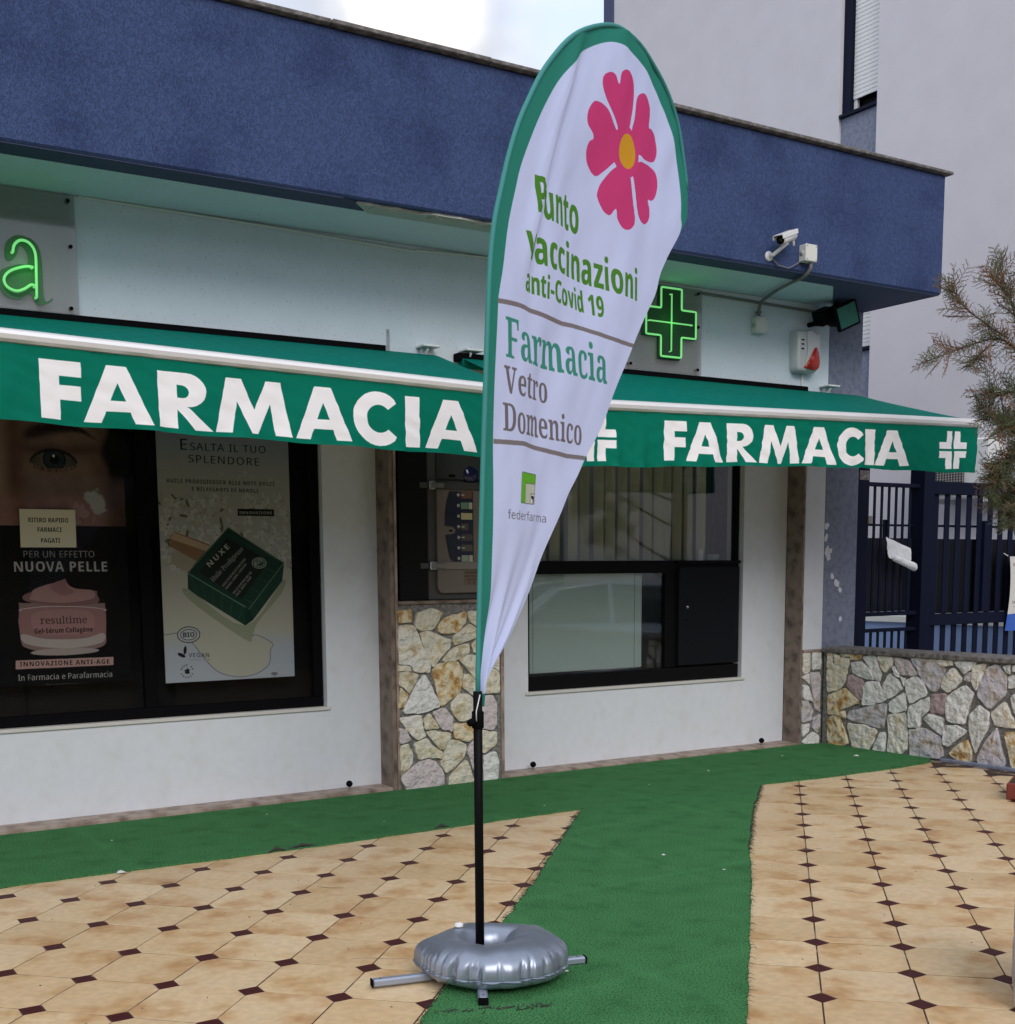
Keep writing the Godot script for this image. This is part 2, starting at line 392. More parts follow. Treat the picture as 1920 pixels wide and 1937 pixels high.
# a sheet of nx by ny cells; at.call(i / nx, j / ny) gives [position, uv]
func sheet(nx: int, ny: int, at: Callable) -> ArrayMesh:
	var b := mb(true)
	var g := []
	for j in ny + 1:
		var row := []
		for i in nx + 1: row.append(at.call(float(i) / nx, float(j) / ny))
		g.append(row)
	for j in ny:
		for i in nx:
			var q := [g[j][i], g[j][i + 1], g[j + 1][i + 1], g[j + 1][i]]
			b.quadu([q[0][0], q[1][0], q[2][0], q[3][0]], [q[0][1], q[1][1], q[2][1], q[3][1]])
	return b.done()

# ------------------------------------------------------------------ flat print: a canvas in metres, y downwards
class Canvas:
	var im: Image
	var k: float
	var ts := TextServerManager.get_primary_interface()
	func _init(w: float, h: float, per_metre: float, c: Color) -> void:
		k = per_metre * 2.0
		im = Image.create(int(w * per_metre) * 2, int(h * per_metre) * 2, false, Image.FORMAT_RGB8)
		im.fill(c)
	func fill(contours: Array, c: Color) -> void:
		var rows := {}
		for con in contours:
			var n: int = con.size()
			for i in n:
				var a: Vector2 = con[i] * k
				var b: Vector2 = con[(i + 1) % n] * k
				if a.y > b.y:
					var t := a
					a = b
					b = t
				for y in range(maxi(0, int(ceil(a.y - 0.5))), mini(im.get_height(), int(ceil(b.y - 0.5)))):
					var x := a.x + (b.x - a.x) * (y + 0.5 - a.y) / (b.y - a.y)
					if not rows.has(y): rows[y] = []
					rows[y].append(x)
		for y in rows:
			var xs: Array = rows[y]
			xs.sort()
			for i in range(0, xs.size() - 1, 2):
				var x0 := int(round(xs[i]))
				var x1 := int(round(xs[i + 1]))
				if x1 > x0: im.fill_rect(Rect2i(x0, y, x1 - x0, 1), c)
	func poly(p: PackedVector2Array, c: Color) -> void:
		fill([p], c)
	func curve(p: PackedVector2Array, c: Color) -> void:
		poly(Canvas.smoothed(p), c)
	static func smoothed(p: PackedVector2Array) -> PackedVector2Array:
		var o := PackedVector2Array()
		var n := p.size()
		for i in n:
			for s in 5:
				o.append(p[i].cubic_interpolate(p[(i + 1) % n], p[(i + n - 1) % n], p[(i + 2) % n], s / 5.0))
		return o
	func ellipse(c: Vector2, rx: float, ry: float, col: Color, turn := 0.0) -> void:
		var p := PackedVector2Array()
		for i in 28: p.append(c + Vector2(cos(TAU * i / 28) * rx, sin(TAU * i / 28) * ry).rotated(turn))
		poly(p, col)
	func stroke(p: PackedVector2Array, w: float, c: Color) -> void:
		for i in p.size() - 1:
			var n := (p[i + 1] - p[i]).orthogonal().normalized() * w / 2
			poly(PackedVector2Array([p[i] + n, p[i + 1] + n, p[i + 1] - n, p[i] - n]), c)
	# letters stand on the line a-b and fill it; cap is their capital height, up the way they stand
	func text(s: String, font: Font, a: Vector2, b: Vector2, cap: float, c: Color, up := Vector2.UP, gap := 0.0) -> void:
		var rid: RID = font.get_rids()[0]
		var glyphs := []
		var x := 0.0
		var x_end := 0.0
		for i in s.length():
			var g := ts.font_get_glyph_index(rid, 64, s.unicode_at(i), 0)
			glyphs.append([x, ts.font_get_glyph_contours(rid, 64, g)])
			x_end = x + ts.font_get_glyph_advance(rid, 64, g).x
			x = x_end + gap * 64
		for g in glyphs:
			var pts: PackedVector3Array = g[1].points
			var cons := []
			var from := 0
			for e in g[1].contours:
				var con := PackedVector2Array()
				for q in range(from, e + 1):
					con.append(a + (b - a) * ((pts[q].x + g[0]) / x_end) + up * (-pts[q].y / 46.0 * cap))
				cons.append(con)
				from = e + 1
			if cons: fill(cons, c)
	func texture() -> ImageTexture:
		im.shrink_x2()
		return ImageTexture.create_from_image(im)

func font(called: String, weight := 400) -> Font:
	var key := called + str(weight)
	if not fonts.has(key):
		var f := SystemFont.new()
		f.font_names = PackedStringArray([called])
		f.font_weight = weight
		fonts[key] = f
	return fonts[key]

func print_mat(t: Texture2D, rough := 0.6) -> StandardMaterial3D:
	var m := mat(Color.WHITE, rough)
	m.metallic_specular = 0.2
	m.albedo_texture = t
	m.texture_repeat = false
	return m

# upright sheet with print on it, facing +z
func panel(lo: Vector2, hi: Vector2, z: float, thick: float) -> ArrayMesh:
	var b := mb()
	var u0 := Vector2(0, 1)
	b.quadu([Vector3(lo.x, lo.y, z), Vector3(hi.x, lo.y, z), Vector3(hi.x, hi.y, z), Vector3(lo.x, hi.y, z)], [Vector2(0, 1), Vector2(1, 1), Vector2(1, 0), Vector2(0, 0)])
	var zz := z - thick
	b.quadu([Vector3(hi.x, lo.y, z), Vector3(hi.x, lo.y, zz), Vector3(hi.x, hi.y, zz), Vector3(hi.x, hi.y, z)], [Vector2(1, 1), Vector2(1, 1), Vector2(1, 0), Vector2(1, 0)])
	b.quadu([Vector3(lo.x, lo.y, zz), Vector3(lo.x, lo.y, z), Vector3(lo.x, hi.y, z), Vector3(lo.x, hi.y, zz)], [u0, u0, Vector2.ZERO, Vector2.ZERO])
	b.quadu([Vector3(lo.x, lo.y, zz), Vector3(hi.x, lo.y, zz), Vector3(hi.x, lo.y, z), Vector3(lo.x, lo.y, z)], [u0, Vector2.ONE, Vector2.ONE, u0])
	b.quadu([Vector3(lo.x, hi.y, z), Vector3(hi.x, hi.y, z), Vector3(hi.x, hi.y, zz), Vector3(lo.x, hi.y, zz)], [Vector2.ZERO, Vector2.RIGHT, Vector2.RIGHT, Vector2.ZERO])
	return b.done()

# ------------------------------------------------------------------ the scene
func _ready() -> void:
	rng.seed = 7
	view_and_light()
	materials()
	pavement()
	building()
	stone_wall()
	carpets()
	left_window()
	right_window()
	awnings()
	neon_signs()
	wall_fixtures()
	vending_machine()
	flag()
	gate()
	far_building()
	street_side()
	conifer()
	small_things()

func view_and_light() -> void:
	var cam := Camera3D.new()
	cam.name = "camera"
	var yaw := deg_to_rad(31.9844)
	var pitch := deg_to_rad(-7.3100)
	var roll := deg_to_rad(-0.4649)
	var fwd := Vector3(sin(yaw), 0, -cos(yaw))
	var right := Vector3(cos(yaw), 0, sin(yaw))
	var look := fwd * cos(pitch) + Vector3.UP * sin(pitch)
	var up := -fwd * sin(pitch) + Vector3.UP * cos(pitch)
	var r := right * cos(roll) + up * sin(roll)
	var u := -right * sin(roll) + up * cos(roll)
	cam.transform = Transform3D(Basis(r, u, -look), Vector3(0, 1.5, 7.405))
	cam.projection = Camera3D.PROJECTION_FRUSTUM
	cam.near = 0.05
	cam.far = 600.0
	cam.size = 0.05 * 1937.0 / 2351.8
	cam.frustum_offset = Vector2(0.05 * 29.31 / 2351.8, 0.05 * 407.88 / 2351.8)
	add_child(cam)
	cam.make_current()

	var env := Environment.new()
	env.background_mode = Environment.BG_SKY
	env.tonemap_mode = Environment.TONE_MAPPER_LINEAR
	env.tonemap_exposure = EXPOSURE
	env.sdfgi_enabled = true
	env.ssao_enabled = true
	env.ssil_enabled = true
	var sky := Sky.new()
	var pm := PanoramaSkyMaterial.new()
	pm.panorama = cloudy_sky()
	sky.sky_material = pm
	env.sky = sky
	env.background_energy_multiplier = SKY_ENERGY
	var we := WorldEnvironment.new()
	we.name = "environment"
	we.environment = env
	add_child(we)

	var sun := DirectionalLight3D.new()
	sun.name = "sun"
	sun.light_energy = 0.40
	sun.light_color = Color(1.0, 0.975, 0.95)
	sun.light_angular_distance = 30.0
	sun.shadow_enabled = true
	add_child(sun)
	sun.look_at_from_position(Vector3.ZERO, -Vector3(-0.25, 0.60, 0.78))

# broken bright cloud over pale blue
func cloudy_sky() -> ImageTexture:
	var w := 1024
	var h := 512
	var im := Image.create(w, h, false, Image.FORMAT_RGBF)
	var n1 := noise(11, 1.0, FastNoiseLite.TYPE_SIMPLEX_SMOOTH, 6)
	var n2 := noise(23, 1.0, FastNoiseLite.TYPE_SIMPLEX_SMOOTH, 5)
	for y in h:
		var el := (0.5 - (y + 0.5) / h) * PI
		for x in w:
			var az := (x + 0.5) / w * TAU
			var d := Vector3(cos(el) * cos(az), sin(el), cos(el) * sin(az))
			if el < -0.06:
				im.set_pixel(x, y, Color(0.42, 0.42, 0.44))
				continue
			var q := d * 2.6 + Vector3(0, d.y * 1.5, 0)
			var c := smoothstep(-0.42, 0.38, n1.get_noise_3dv(q) + 0.12)
			var s := smoothstep(-0.16, 0.40, 0.7 * n2.get_noise_3dv(d * 4.1) + 0.55 * n1.get_noise_3dv(d * 10.0 + Vector3(5, 0, 3)))
			var blue := Color(0.56, 0.66, 0.86)
			var cloud := Color(0.50, 0.525, 0.585).lerp(Color(1.22, 1.17, 1.10), s)
			im.set_pixel(x, y, blue.lerp(cloud, c))
	return ImageTexture.create_from_image(im)

func materials() -> void:
	# plaster with short worm-like grooves
	var size := 1024
	var g := Image.create(size, size, false, Image.FORMAT_L8)
	g.fill(Color(0.78, 0.78, 0.78))
	var r := RandomNumberGenerator.new()
	r.seed = 3
	for k in 9500:
		var p := Vector2(r.randf() * size, r.randf() * size)
		var a := r.randfn(PI / 2, 0.75)
		var bend := r.randfn(0, 0.06)
		var v := r.randf_range(0.1, 0.5)
		for s in r.randi_range(7, 20):
			for w in (2 if r.randf() < 0.7 else 3):
				g.set_pixel(posmod(int(p.x) + w, size), posmod(int(p.y), size), Color(v, v, v))
			p += Vector2.from_angle(a) * 1.3
			a += bend
	var worm := ImageTexture.create_from_image(g)
	var fine := noise_tex(5, 0.05, 512, 4)
	var grit := noise_tex(6, 0.25, 512, 3)
	var soft := noise_tex(8, 0.006, 512, 5, grey(0.72, 1.0))
	var soft2 := noise_tex(9, 0.012, 512, 5, grey(0.975, 1.0))
	var speck := noise_tex(10, 0.04, 1024, 5, [[0.0, Color(0.78, 0.77, 0.74)], [0.2, Color(0.95, 0.95, 0.94)], [0.3, Color(1, 1, 1)], [1.0, Color(1, 1, 1)]])
	var stains := noise_tex(12, 0.008, 1024, 6, [[0.0, Color(0.965, 0.96, 0.955)], [0.3, Color(0.99, 0.99, 0.985)], [0.5, Color(1, 1, 1)], [1.0, Color(0.99, 0.995, 1.0)]])
	M.grit = grit
	M.soft = soft

	M.blue = tri(mat(lin(0.066, 0.100, 0.225), 0.9), 1.15)
	M.blue.metallic_specular = 0.3
	M.blue.albedo_texture = noise_tex(14, 0.16, 1024, 4, [[0.0, Color(0.72, 0.75, 0.82)], [0.45, Color(0.92, 0.93, 0.95)], [1.0, Color(1, 1, 1)]])
	tri2(M.blue, 0.35)
	detail(M.blue, noise_tex(16, 0.007, 512, 6, [[0.0, Color(0.78, 0.80, 0.84)], [0.5, Color(0.97, 0.97, 0.97)], [1.0, Color(1, 1, 1)]]))
	relief(M.blue, worm, 0.55)
	M.blue_smooth = tri(mat(lin(0.20, 0.225, 0.31), 0.85), 0.9)
	M.blue_smooth.albedo_texture = noise_tex(15, 0.03, 512, 6, [[0.0, Color(0.80, 0.81, 0.84)], [0.5, Color(0.95, 0.95, 0.95)], [1.0, Color(1, 1, 1)]])
	relief(M.blue_smooth, fine, 0.25)
	M.blue_dark = tri(mat(lin(0.045, 0.055, 0.13), 0.8), 1.0)
	relief(M.blue_dark, fine, 0.3)
	M.white = tri(mat(lin(0.63, 0.655, 0.71), 0.75), 0.5)
	M.white.albedo_texture = stains
	tri2(M.white, 1.7)
	detail(M.white, soft2)
	relief(M.white, grit, 0.06)
	M.upper = tri(mat(lin(0.62, 0.715, 0.79), 0.8), 0.8)
	M.upper.albedo_texture = speck
	tri2(M.upper, 0.6)
	detail(M.upper, soft2)
	relief(M.upper, fine, 0.12)
	M.flake = tri(mat(lin(0.42, 0.45, 0.43), 0.9), 1.0)
	relief(M.flake, fine, 0.6)
	M.marble = tri(mat(lin(0.40, 0.34, 0.31), 0.55), 1.2)
	M.marble.albedo_texture = noise_tex(17, 0.012, 512, 6, [[0.0, Color(0.62, 0.56, 0.52)], [0.5, Color(0.9, 0.86, 0.83)], [1.0, Color(1, 1, 1)]])
	relief(M.marble, grit, 0.05)
	M.sill = tri(mat(lin(0.56, 0.55, 0.53), 0.5), 1.2)
	M.sill.albedo_texture = soft2
	M.brown = tri(mat(lin(0.235, 0.185, 0.155), 0.55), 1.1)
	M.brown.albedo_texture = noise_tex(18, 0.012, 512, 6, [[0.0, Color(0.55, 0.5, 0.48)], [0.5, Color(0.9, 0.88, 0.86)], [1.0, Color(1, 1, 1)]])
	M.mortar = tri(mat(lin(0.29, 0.28, 0.27), 0.95), 2.0)
	M.mortar.albedo_texture = noise_tex(19, 0.03, 512, 5, grey(0.55, 1.0))
	relief(M.mortar, fine, 0.25)
	M.coping = tri(mat(lin(0.27, 0.25, 0.245), 0.9), 1.5)
	M.coping.albedo_texture = noise_tex(20, 0.02, 512, 6, grey(0.5, 1.0))
	relief(M.coping, fine, 0.4)
	# split stone in a few natural tones
	var vein := noise_tex(21, 0.008, 1024, 6, [[0.0, Color(0.74, 0.66, 0.54)], [0.25, Color(0.92, 0.88, 0.80)], [0.45, Color(1, 0.99, 0.97)], [1.0, Color(0.93, 0.94, 0.97)]])
	var rust := noise_tex(22, 0.01, 1024, 6, [[0.0, Color(0.62, 0.42, 0.22)], [0.3, Color(0.88, 0.75, 0.55)], [0.5, Color(1, 0.97, 0.9)], [1.0, Color(1, 1, 1)]])
	var spots := noise_tex(24, 0.035, 1024, 5, [[0.0, Color(0.55, 0.54, 0.54)], [0.2, Color(0.88, 0.88, 0.88)], [0.32, Color(1, 1, 1)], [1.0, Color(1, 1, 1)]])
	var ridges := noise_tex(25, 0.014, 1024, 6, [], FastNoiseLite.TYPE_PERLIN)
	M.stone = []
	for c in [[lin(0.64, 0.61, 0.51), vein], [lin(0.70, 0.68, 0.63), vein], [lin(0.54, 0.48, 0.49), spots], [lin(0.63, 0.58, 0.47), rust], [lin(0.66, 0.66, 0.65), spots], [lin(0.52, 0.50, 0.55), vein], [lin(0.40, 0.30, 0.31), spots]]:
		var m := tri(mat(c[0], 0.85), 1.0)
		m.albedo_texture = c[1]
		tri2(m, 2.7)
		detail(m, spots)
		relief(m, ridges, 2.2)
		M.stone.append(m)

	# glazed floor tile: straw with burnt smears
	var smear := noise_tex(31, 0.005, 1024, 4, [[0.0, Color(0.84, 0.73, 0.62)], [0.22, Color(0.93, 0.87, 0.80)], [0.45, Color(0.985, 0.97, 0.945)], [1.0, Color(1, 1, 1)]])
	var grain := noise_tex(32, 0.03, 512, 5, grey(0.9, 1.0))
	M.tile = []
	for c in [lin(0.69, 0.525, 0.325), lin(0.735, 0.575, 0.375), lin(0.64, 0.475, 0.285), lin(0.70, 0.54, 0.35), lin(0.67, 0.50, 0.305)]:
		var m := mat(c, 0.40)
		m.metallic_specular = 0.32
		m.albedo_texture = smear
		m.detail_enabled = true
		m.detail_albedo = grain
		m.detail_blend_mode = BaseMaterial3D.BLEND_MODE_MUL
		tri2(m, 1.3)
		m.detail_uv_layer = BaseMaterial3D.DETAIL_UV_2
		m.roughness_texture = soft
		relief(m, soft, 0.3)
		M.tile.append(m)
	M.inset = mat(lin(0.055, 0.012, 0.013), 0.4)
	M.inset.metallic_specular = 0.25
	M.grout = tri(mat(lin(0.20, 0.155, 0.125), 0.95), 1.3)
	M.grout.albedo_texture = noise_tex(33, 0.01, 512, 5, [[0.0, Color(0.40, 0.32, 0.27)], [0.5, Color(0.55, 0.48, 0.43)], [0.62, Color(1.0, 1.0, 1.0)], [1.0, Color(1.0, 1.0, 1.0)]])
	M.asphalt = tri(mat(lin(0.06, 0.06, 0.063), 0.9), 0.6)
	M.asphalt.albedo_texture = noise_tex(34, 0.05, 512, 5, grey(0.6, 1.0))
	M.concrete = tri(mat(lin(0.42, 0.41, 0.40), 0.9), 0.6)
	M.concrete.albedo_texture = soft2
	# needle-felt lawn carpet
	M.carpet = tri(mat(lin(0.105, 0.315, 0.130), 0.95), 0.9)
	M.carpet.metallic_specular = 0.1
	M.carpet.albedo_texture = noise_tex(35, 0.11, 1024, 4, [[0.0, Color(0.34, 0.38, 0.38)], [0.35, Color(0.70, 0.74, 0.72)], [0.55, Color(0.88, 0.90, 0.88)], [1.0, Color(1, 1, 1)]])
	tri2(M.carpet, 0.42)
	detail(M.carpet, noise_tex(36, 0.02, 512, 5, [[0.0, Color(0.80, 0.84, 0.82)], [0.4, Color(0.94, 0.95, 0.94)], [1.0, Color(1, 1, 1)]]))
	relief(M.carpet, noise_tex(37, 0.12, 1024, 3), 0.9)
	M.carpet_back = mat(lin(0.03, 0.035, 0.03), 0.95)
	M.pile = mat(lin(0.05, 0.19, 0.075), 0.95)

	M.black = mat(lin(0.005, 0.005, 0.006), 0.5)
	M.black.metallic_specular = 0.2
	M.matt_black = mat(lin(0.004, 0.004, 0.005), 0.85)
	M.matt_black.metallic_specular = 0.15
	M.pole = mat(lin(0.004, 0.004, 0.005), 0.5)
	M.pole.metallic_specular = 0.2
	M.navy = mat(lin(0.006, 0.009, 0.024), 0.55)
	M.navy.metallic_specular = 0.2
	M.navy_sheet = mat(lin(0.006, 0.008, 0.016), 0.55)
	M.glass = StandardMaterial3D.new()
	M.glass.transparency = BaseMaterial3D.TRANSPARENCY_ALPHA
	M.glass.albedo_color = Color(0.02, 0.025, 0.025, 0.08)
	M.glass.roughness = 0.02
	M.glass.metallic_specular = 0.5
	M.tinted = M.glass.duplicate()
	M.tinted.albedo_color = Color(0.02, 0.022, 0.022, 0.14)
	M.tinted.metallic_specular = 0.16
	M.acrylic = StandardMaterial3D.new()
	M.acrylic.transparency = BaseMaterial3D.TRANSPARENCY_ALPHA
	M.acrylic.albedo_color = Color(0.50, 0.48, 0.46, 0.32)
	M.acrylic.roughness = 0.08
	M.alu = mat(lin(0.78, 0.79, 0.82), 0.32, 0.25)
	M.steel = mat(lin(0.45, 0.45, 0.46), 0.3, 0.9)
	M.fabric = tri(mat(lin(0.001, 0.185, 0.150), 0.75), 3.0)  # same cloth as the valance; sky reflection mixed into the colour as teal
	M.fabric.metallic_specular = 0.2
	M.fabric.backlight_enabled = true
	M.fabric.backlight = lin(0.05, 0.12, 0.09)
	M.fabric.albedo_texture = noise_tex(38, 0.01, 512, 4, grey(0.88, 1.0))
	relief(M.fabric, noise_tex(39, 0.006, 512, 3), 0.25)
	M.box = mat(lin(0.62, 0.63, 0.60), 0.55)
	M.conduit = mat(lin(0.19, 0.18, 0.17), 0.6)
	M.white_plastic = mat(lin(0.70, 0.71, 0.72), 0.4)

# ------------------------------------------------------------------ pavement of octagons and small insets
func octagon(half: float, cut: float, uv0: Vector2, turn: float) -> ArrayMesh:
	var b := mb()
	var ring := func(h: float, c: float, y: float) -> Array:
		var o := []
		for s in [[1, -1, 0], [1, 1, 0], [1, 1, 1], [-1, 1, 1], [-1, 1, 0], [-1, -1, 0], [-1, -1, 1], [1, -1, 1]]:
			var p := Vector2(s[0] * (h - (c if s[2] else 0.0)), s[1] * (h - (0.0 if s[2] else c)))
			o.append(Vector3(p.x, y, p.y))
		return o
	var top: Array = ring.call(half - 0.0005, cut, 0.0)
	var mid: Array = ring.call(half, cut, -0.0006)
	var low: Array = ring.call(half, cut, -0.012)
	var uv := func(p: Vector3) -> Vector2: return uv0 + Vector2(p.x, p.z).rotated(turn) * 0.62
	for k in range(1, 7):
		b.t3u(top[0], top[k + 1], top[k], uv.call(top[0]), uv.call(top[k + 1]), uv.call(top[k]))
	for k in 8:
		var l := (k + 1) % 8
		b.quadu([mid[l], mid[k], top[k], top[l]], [uv.call(mid[l]), uv.call(mid[k]), uv.call(top[k]), uv.call(top[l])])
		b.quadu([low[l], low[k], mid[k], mid[l]], [uv.call(mid[l]), uv.call(mid[k]), uv.call(mid[k]), uv.call(mid[l])])
	return b.done()

func square(half: float) -> ArrayMesh:
	var b := mb()
	return b.cbox(Vector3(0, -0.006, 0), Vector3(half * 2, 0.012, half * 2), 0.0015).done()

func under_carpet(p: Vector2, margin: float) -> bool:
	if p.x < 7.7 and p.y < 1.235 - margin: return true
	var across := (p.x + p.y * 0.97)
	return p.y > 0.5 and across > 5.70 + margin * 1.4 and across < 7.19 - margin * 1.4 and p.y < 6

func pavement() -> void:
	var ground := mb()
	ground.quad(Vector3(-250, -0.16, 250), Vector3(250, -0.16, 250), Vector3(250, -0.16, -250), Vector3(-250, -0.16, -250))
	setting("ground", ground.done(), M.asphalt, "grey asphalt ground round the building and street")
	var yard := setting("yard", boxm(Vector3(8.32, -0.15, -9), Vector3(11.98, -0.02, 9.5)), M.concrete, "unseen concrete yard behind the gate, made pale to bounce light")  # hidden ground, lightened to bounce light onto the white house
	yard.name = "yard"
	var root := setting("pavement", boxm(Vector3(-6, -0.15, -0.3), Vector3(7.95, -0.0016, 9.5)), M.grout, "tiled forecourt with straw octagonal tiles and dark insets")
	var s := 0.33273
	var a := deg_to_rad(44.80)
	var e1 := Vector2(cos(a), sin(a)) * s
	var e2 := Vector2(sin(a), -cos(a)) * s
	var o := Vector2(3.19528, 4.4542)
	var variants := []
	for k in 16:
		variants.append(octagon(s / 2 - 0.0030, 0.0500, Vector2(rng.randf(), rng.randf()), (k % 4) * PI / 2))
	var inset_mesh := square(0.0340)
	var tiles := []
	var insets := []
	for i in range(-30, 31):
		for j in range(-30, 31):
			var c := o + e1 * (i + 0.5) + e2 * (j + 0.5)
			if c.x > -2 and c.x < 7.8 and c.y > 0.2 and c.y < 9.2 and not under_carpet(c, 0.26): tiles.append([shown(c), c])
			c = o + e1 * i + e2 * j
			if c.x > -2 and c.x < 7.85 and c.y > 0.1 and c.y < 9.3 and not under_carpet(c, 0.05): insets.append([shown(c), c])
	var by_size := func(p, q): return p[0] > q[0]
	tiles.sort_custom(by_size)
	insets.sort_custom(by_size)
	var rest := SurfaceTool.new()
	rest.begin(Mesh.PRIMITIVE_TRIANGLES)
	var rest_n := 0
	for k in tiles.size():
		var at := Vector3(tiles[k][1].x, rng.randf_range(-0.0004, 0.0006), tiles[k][1].y)
		var b := Basis(Vector3.UP, -a) * Basis.from_euler(Vector3(rng.randfn(0, 0.002), (rng.randi() % 4) * PI / 2, rng.randfn(0, 0.002)))
		var mesh: ArrayMesh = variants[rng.randi() % variants.size()]
		if k < 290:
			var t := MeshInstance3D.new()
			t.name = "tile"
			t.mesh = mesh
			t.material_override = M.tile[rng.randi() % M.tile.size()]
			t.transform = Transform3D(b, at)
			root.add_child(t, true)
		else:
			rest.append_from(mesh, 0, Transform3D(b, at))
			rest_n += 1
	if rest_n:
		var field := MeshInstance3D.new()
		field.name = "tile_field"
		field.mesh = rest.commit()
		field.material_override = M.tile[0]
		field.set_meta("kind", "stuff")
		root.add_child(field)
	rest = SurfaceTool.new()
	rest.begin(Mesh.PRIMITIVE_TRIANGLES)
	for k in insets.size():
		var tr := Transform3D(Basis(Vector3.UP, -a + PI / 4), Vector3(insets[k][1].x, rng.randf_range(-0.0006, 0.0002), insets[k][1].y))
		if k < 290:
			var t := MeshInstance3D.new()
			t.name = "inset_tile"
			t.mesh = inset_mesh
			t.material_override = M.inset
			t.transform = tr
			root.add_child(t, true)
		else:
			rest.append_from(inset_mesh, 0, tr)
	# grit and crumbs lying about
	var grit := mb()
	for k in 150:
		var q := Vector3(rng.randf_range(0.8, 7.6), 0.001, rng.randf_range(1.35, 4.6))
		var w := rng.randf_range(0.0012, 0.004)
		grit.cbox(q, Vector3(w * rng.randf_range(0.8, 2.2), w, w), 0.0, Basis(Vector3.UP, rng.randf() * TAU))
	var grit_o := part(root, "grit", grit.done(), M.brown)
	grit_o.set_meta("kind", "stuff")
	# hairline cracks across a few of the tiles
	for cr in [[4.15, 1.62, 0.5, 0.20], [4.32, 1.50, -0.3, 0.14], [3.95, 1.72, 1.0, 0.12], [3.55, 1.55, 0.2, 0.16], [3.05, 2.35, 0.4, 0.17], [3.72, 2.05, -0.2, 0.2], [4.75, 2.75, 0.6, 0.2], [5.05, 2.35, 0.75, 0.16], [4.35, 3.45, 0.8, 0.2], [5.75, 2.05, 0.6, 0.18], [3.75, 3.95, 0.75, 0.22], [2.35, 2.05, 0.9, 0.14], [6.6, 1.62, 0.4, 0.16], [2.0, 3.15, 0.2, 0.24], [1.75, 1.55, 0.7, 0.12]]:
		var p := Vector2(cr[0], cr[1])
		var dir: float = cr[2]
		var line := []
		for k in 9:
			line.append(Vector3(p.x, 0.0009, p.y))
			dir += rng.randfn(0.05, 0.22)
			p += Vector2.from_angle(dir) * cr[3] / 8
		part(root, "hairline_crack", mb().tube(line, [0.0004, 0.0009, 0.0011, 0.0012, 0.0012, 0.0010, 0.0010, 0.0008, 0.0003], 4, false).done(), M.brown)
	var field2 := MeshInstance3D.new()
	field2.name = "inset_tile_field"
	field2.mesh = rest.commit()
	field2.material_override = M.inset
	field2.set_meta("kind", "stuff")
	root.add_child(field2)

# how large a floor point shows: nearness, or 0 well outside the view's wedge
func shown(c: Vector2) -> float:
	var d := c - Vector2(0, 7.405)
	var ang := rad_to_deg(atan2(d.x, -d.y))
	if ang < 8.0 or ang > 57.0: return -d.length()
	return 1.0 / d.length()

# ------------------------------------------------------------------ split stones
func stone_mesh(poly: PackedVector2Array, o: Vector3, u: Vector3, v: Vector3, depth: float) -> ArrayMesh:
	var area := 0.0
	var mid := Vector2.ZERO
	for i in poly.size():
		area += poly[i].cross(poly[(i + 1) % poly.size()])
		mid += poly[i] / poly.size()
	if area < 0: poly.reverse()
	var wider := Geometry2D.offset_polygon(poly, 0.0045, Geometry2D.JOIN_MITER)
	if wider.size() == 1: poly = wider[0]
	# uneven outline: split the edges and round the corners a little
	var out := PackedVector2Array()
	var n := poly.size()
	for i in n:
		var a := poly[i]
		var b := poly[(i + 1) % n]
		var cuts := clampi(int(a.distance_to(b) / 0.03), 2, 5)
		for k in cuts:
			var t := (k + 0.22) / (cuts - 0.0) if k == 0 else float(k) / cuts
			if k == 0: t = 0.12
			var q := a.lerp(b, t)
			if k > 0: q += (b - a).orthogonal().normalized() * rng.randfn(0, 0.0028)
			out.append(q)
		out.append(a.lerp(b, 0.9))
	var nn := u.cross(v)
	var m := out.size()
	var size := sqrt(absf(area) / 2)
	var b3 := mb(true)
	var at := func(p: Vector2, z: float) -> Vector3: return o + u * p.x + v * p.y + nn * z
	var tilt := Vector2(rng.randfn(0, 0.03), rng.randfn(0, 0.03))
	var hgt := func(p: Vector2, base: float) -> float: return base + (p - mid).dot(tilt)
	var r0 := []
	var r1 := []
	var r2 := []
	var r3 := []
	for i in m:
		var p := out[i]
		var inward := (mid - p).normalized()
		r0.append(at.call(p, -0.01))
		r1.append(at.call(p + inward * 0.001, hgt.call(p, depth * 0.84)))
		var p2 := p + inward * minf(rng.randf_range(0.003, 0.008), size * 0.10)
		r2.append(at.call(p2, hgt.call(p2, depth * rng.randf_range(0.9, 1.05))))
		var p3 := p.lerp(mid, 0.5)
		r3.append(at.call(p3, hgt.call(p3, depth * rng.randf_range(0.85, 1.35))))
	var c: Vector3 = at.call(mid, hgt.call(mid, depth * rng.randf_range(1.0, 1.25)))
	for i in m:
		var j := (i + 1) % m
		b3.smooth(false)
		b3.quad(r0[i], r0[j], r1[j], r1[i])
		b3.quad(r1[i], r1[j], r2[j], r2[i])
		b3.smooth(true)
		b3.quad(r2[i], r2[j], r3[j], r3[i])
		b3.t3(r3[i], r3[j], c)
	return b3.done()

func lay_stones(root: Node3D, list: Array, o: Vector3, u: Vector3, v: Vector3, depth: float, tones: Array) -> void:
	for k in list.size():
		var tone: int = tones[k % tones.size()] if k < tones.size() else rng.randi() % 6
		part(root, "stone", stone_mesh(pa2(list[k]), o, u, v, depth * rng.randf_range(0.8, 1.15)), M.stone[tone])

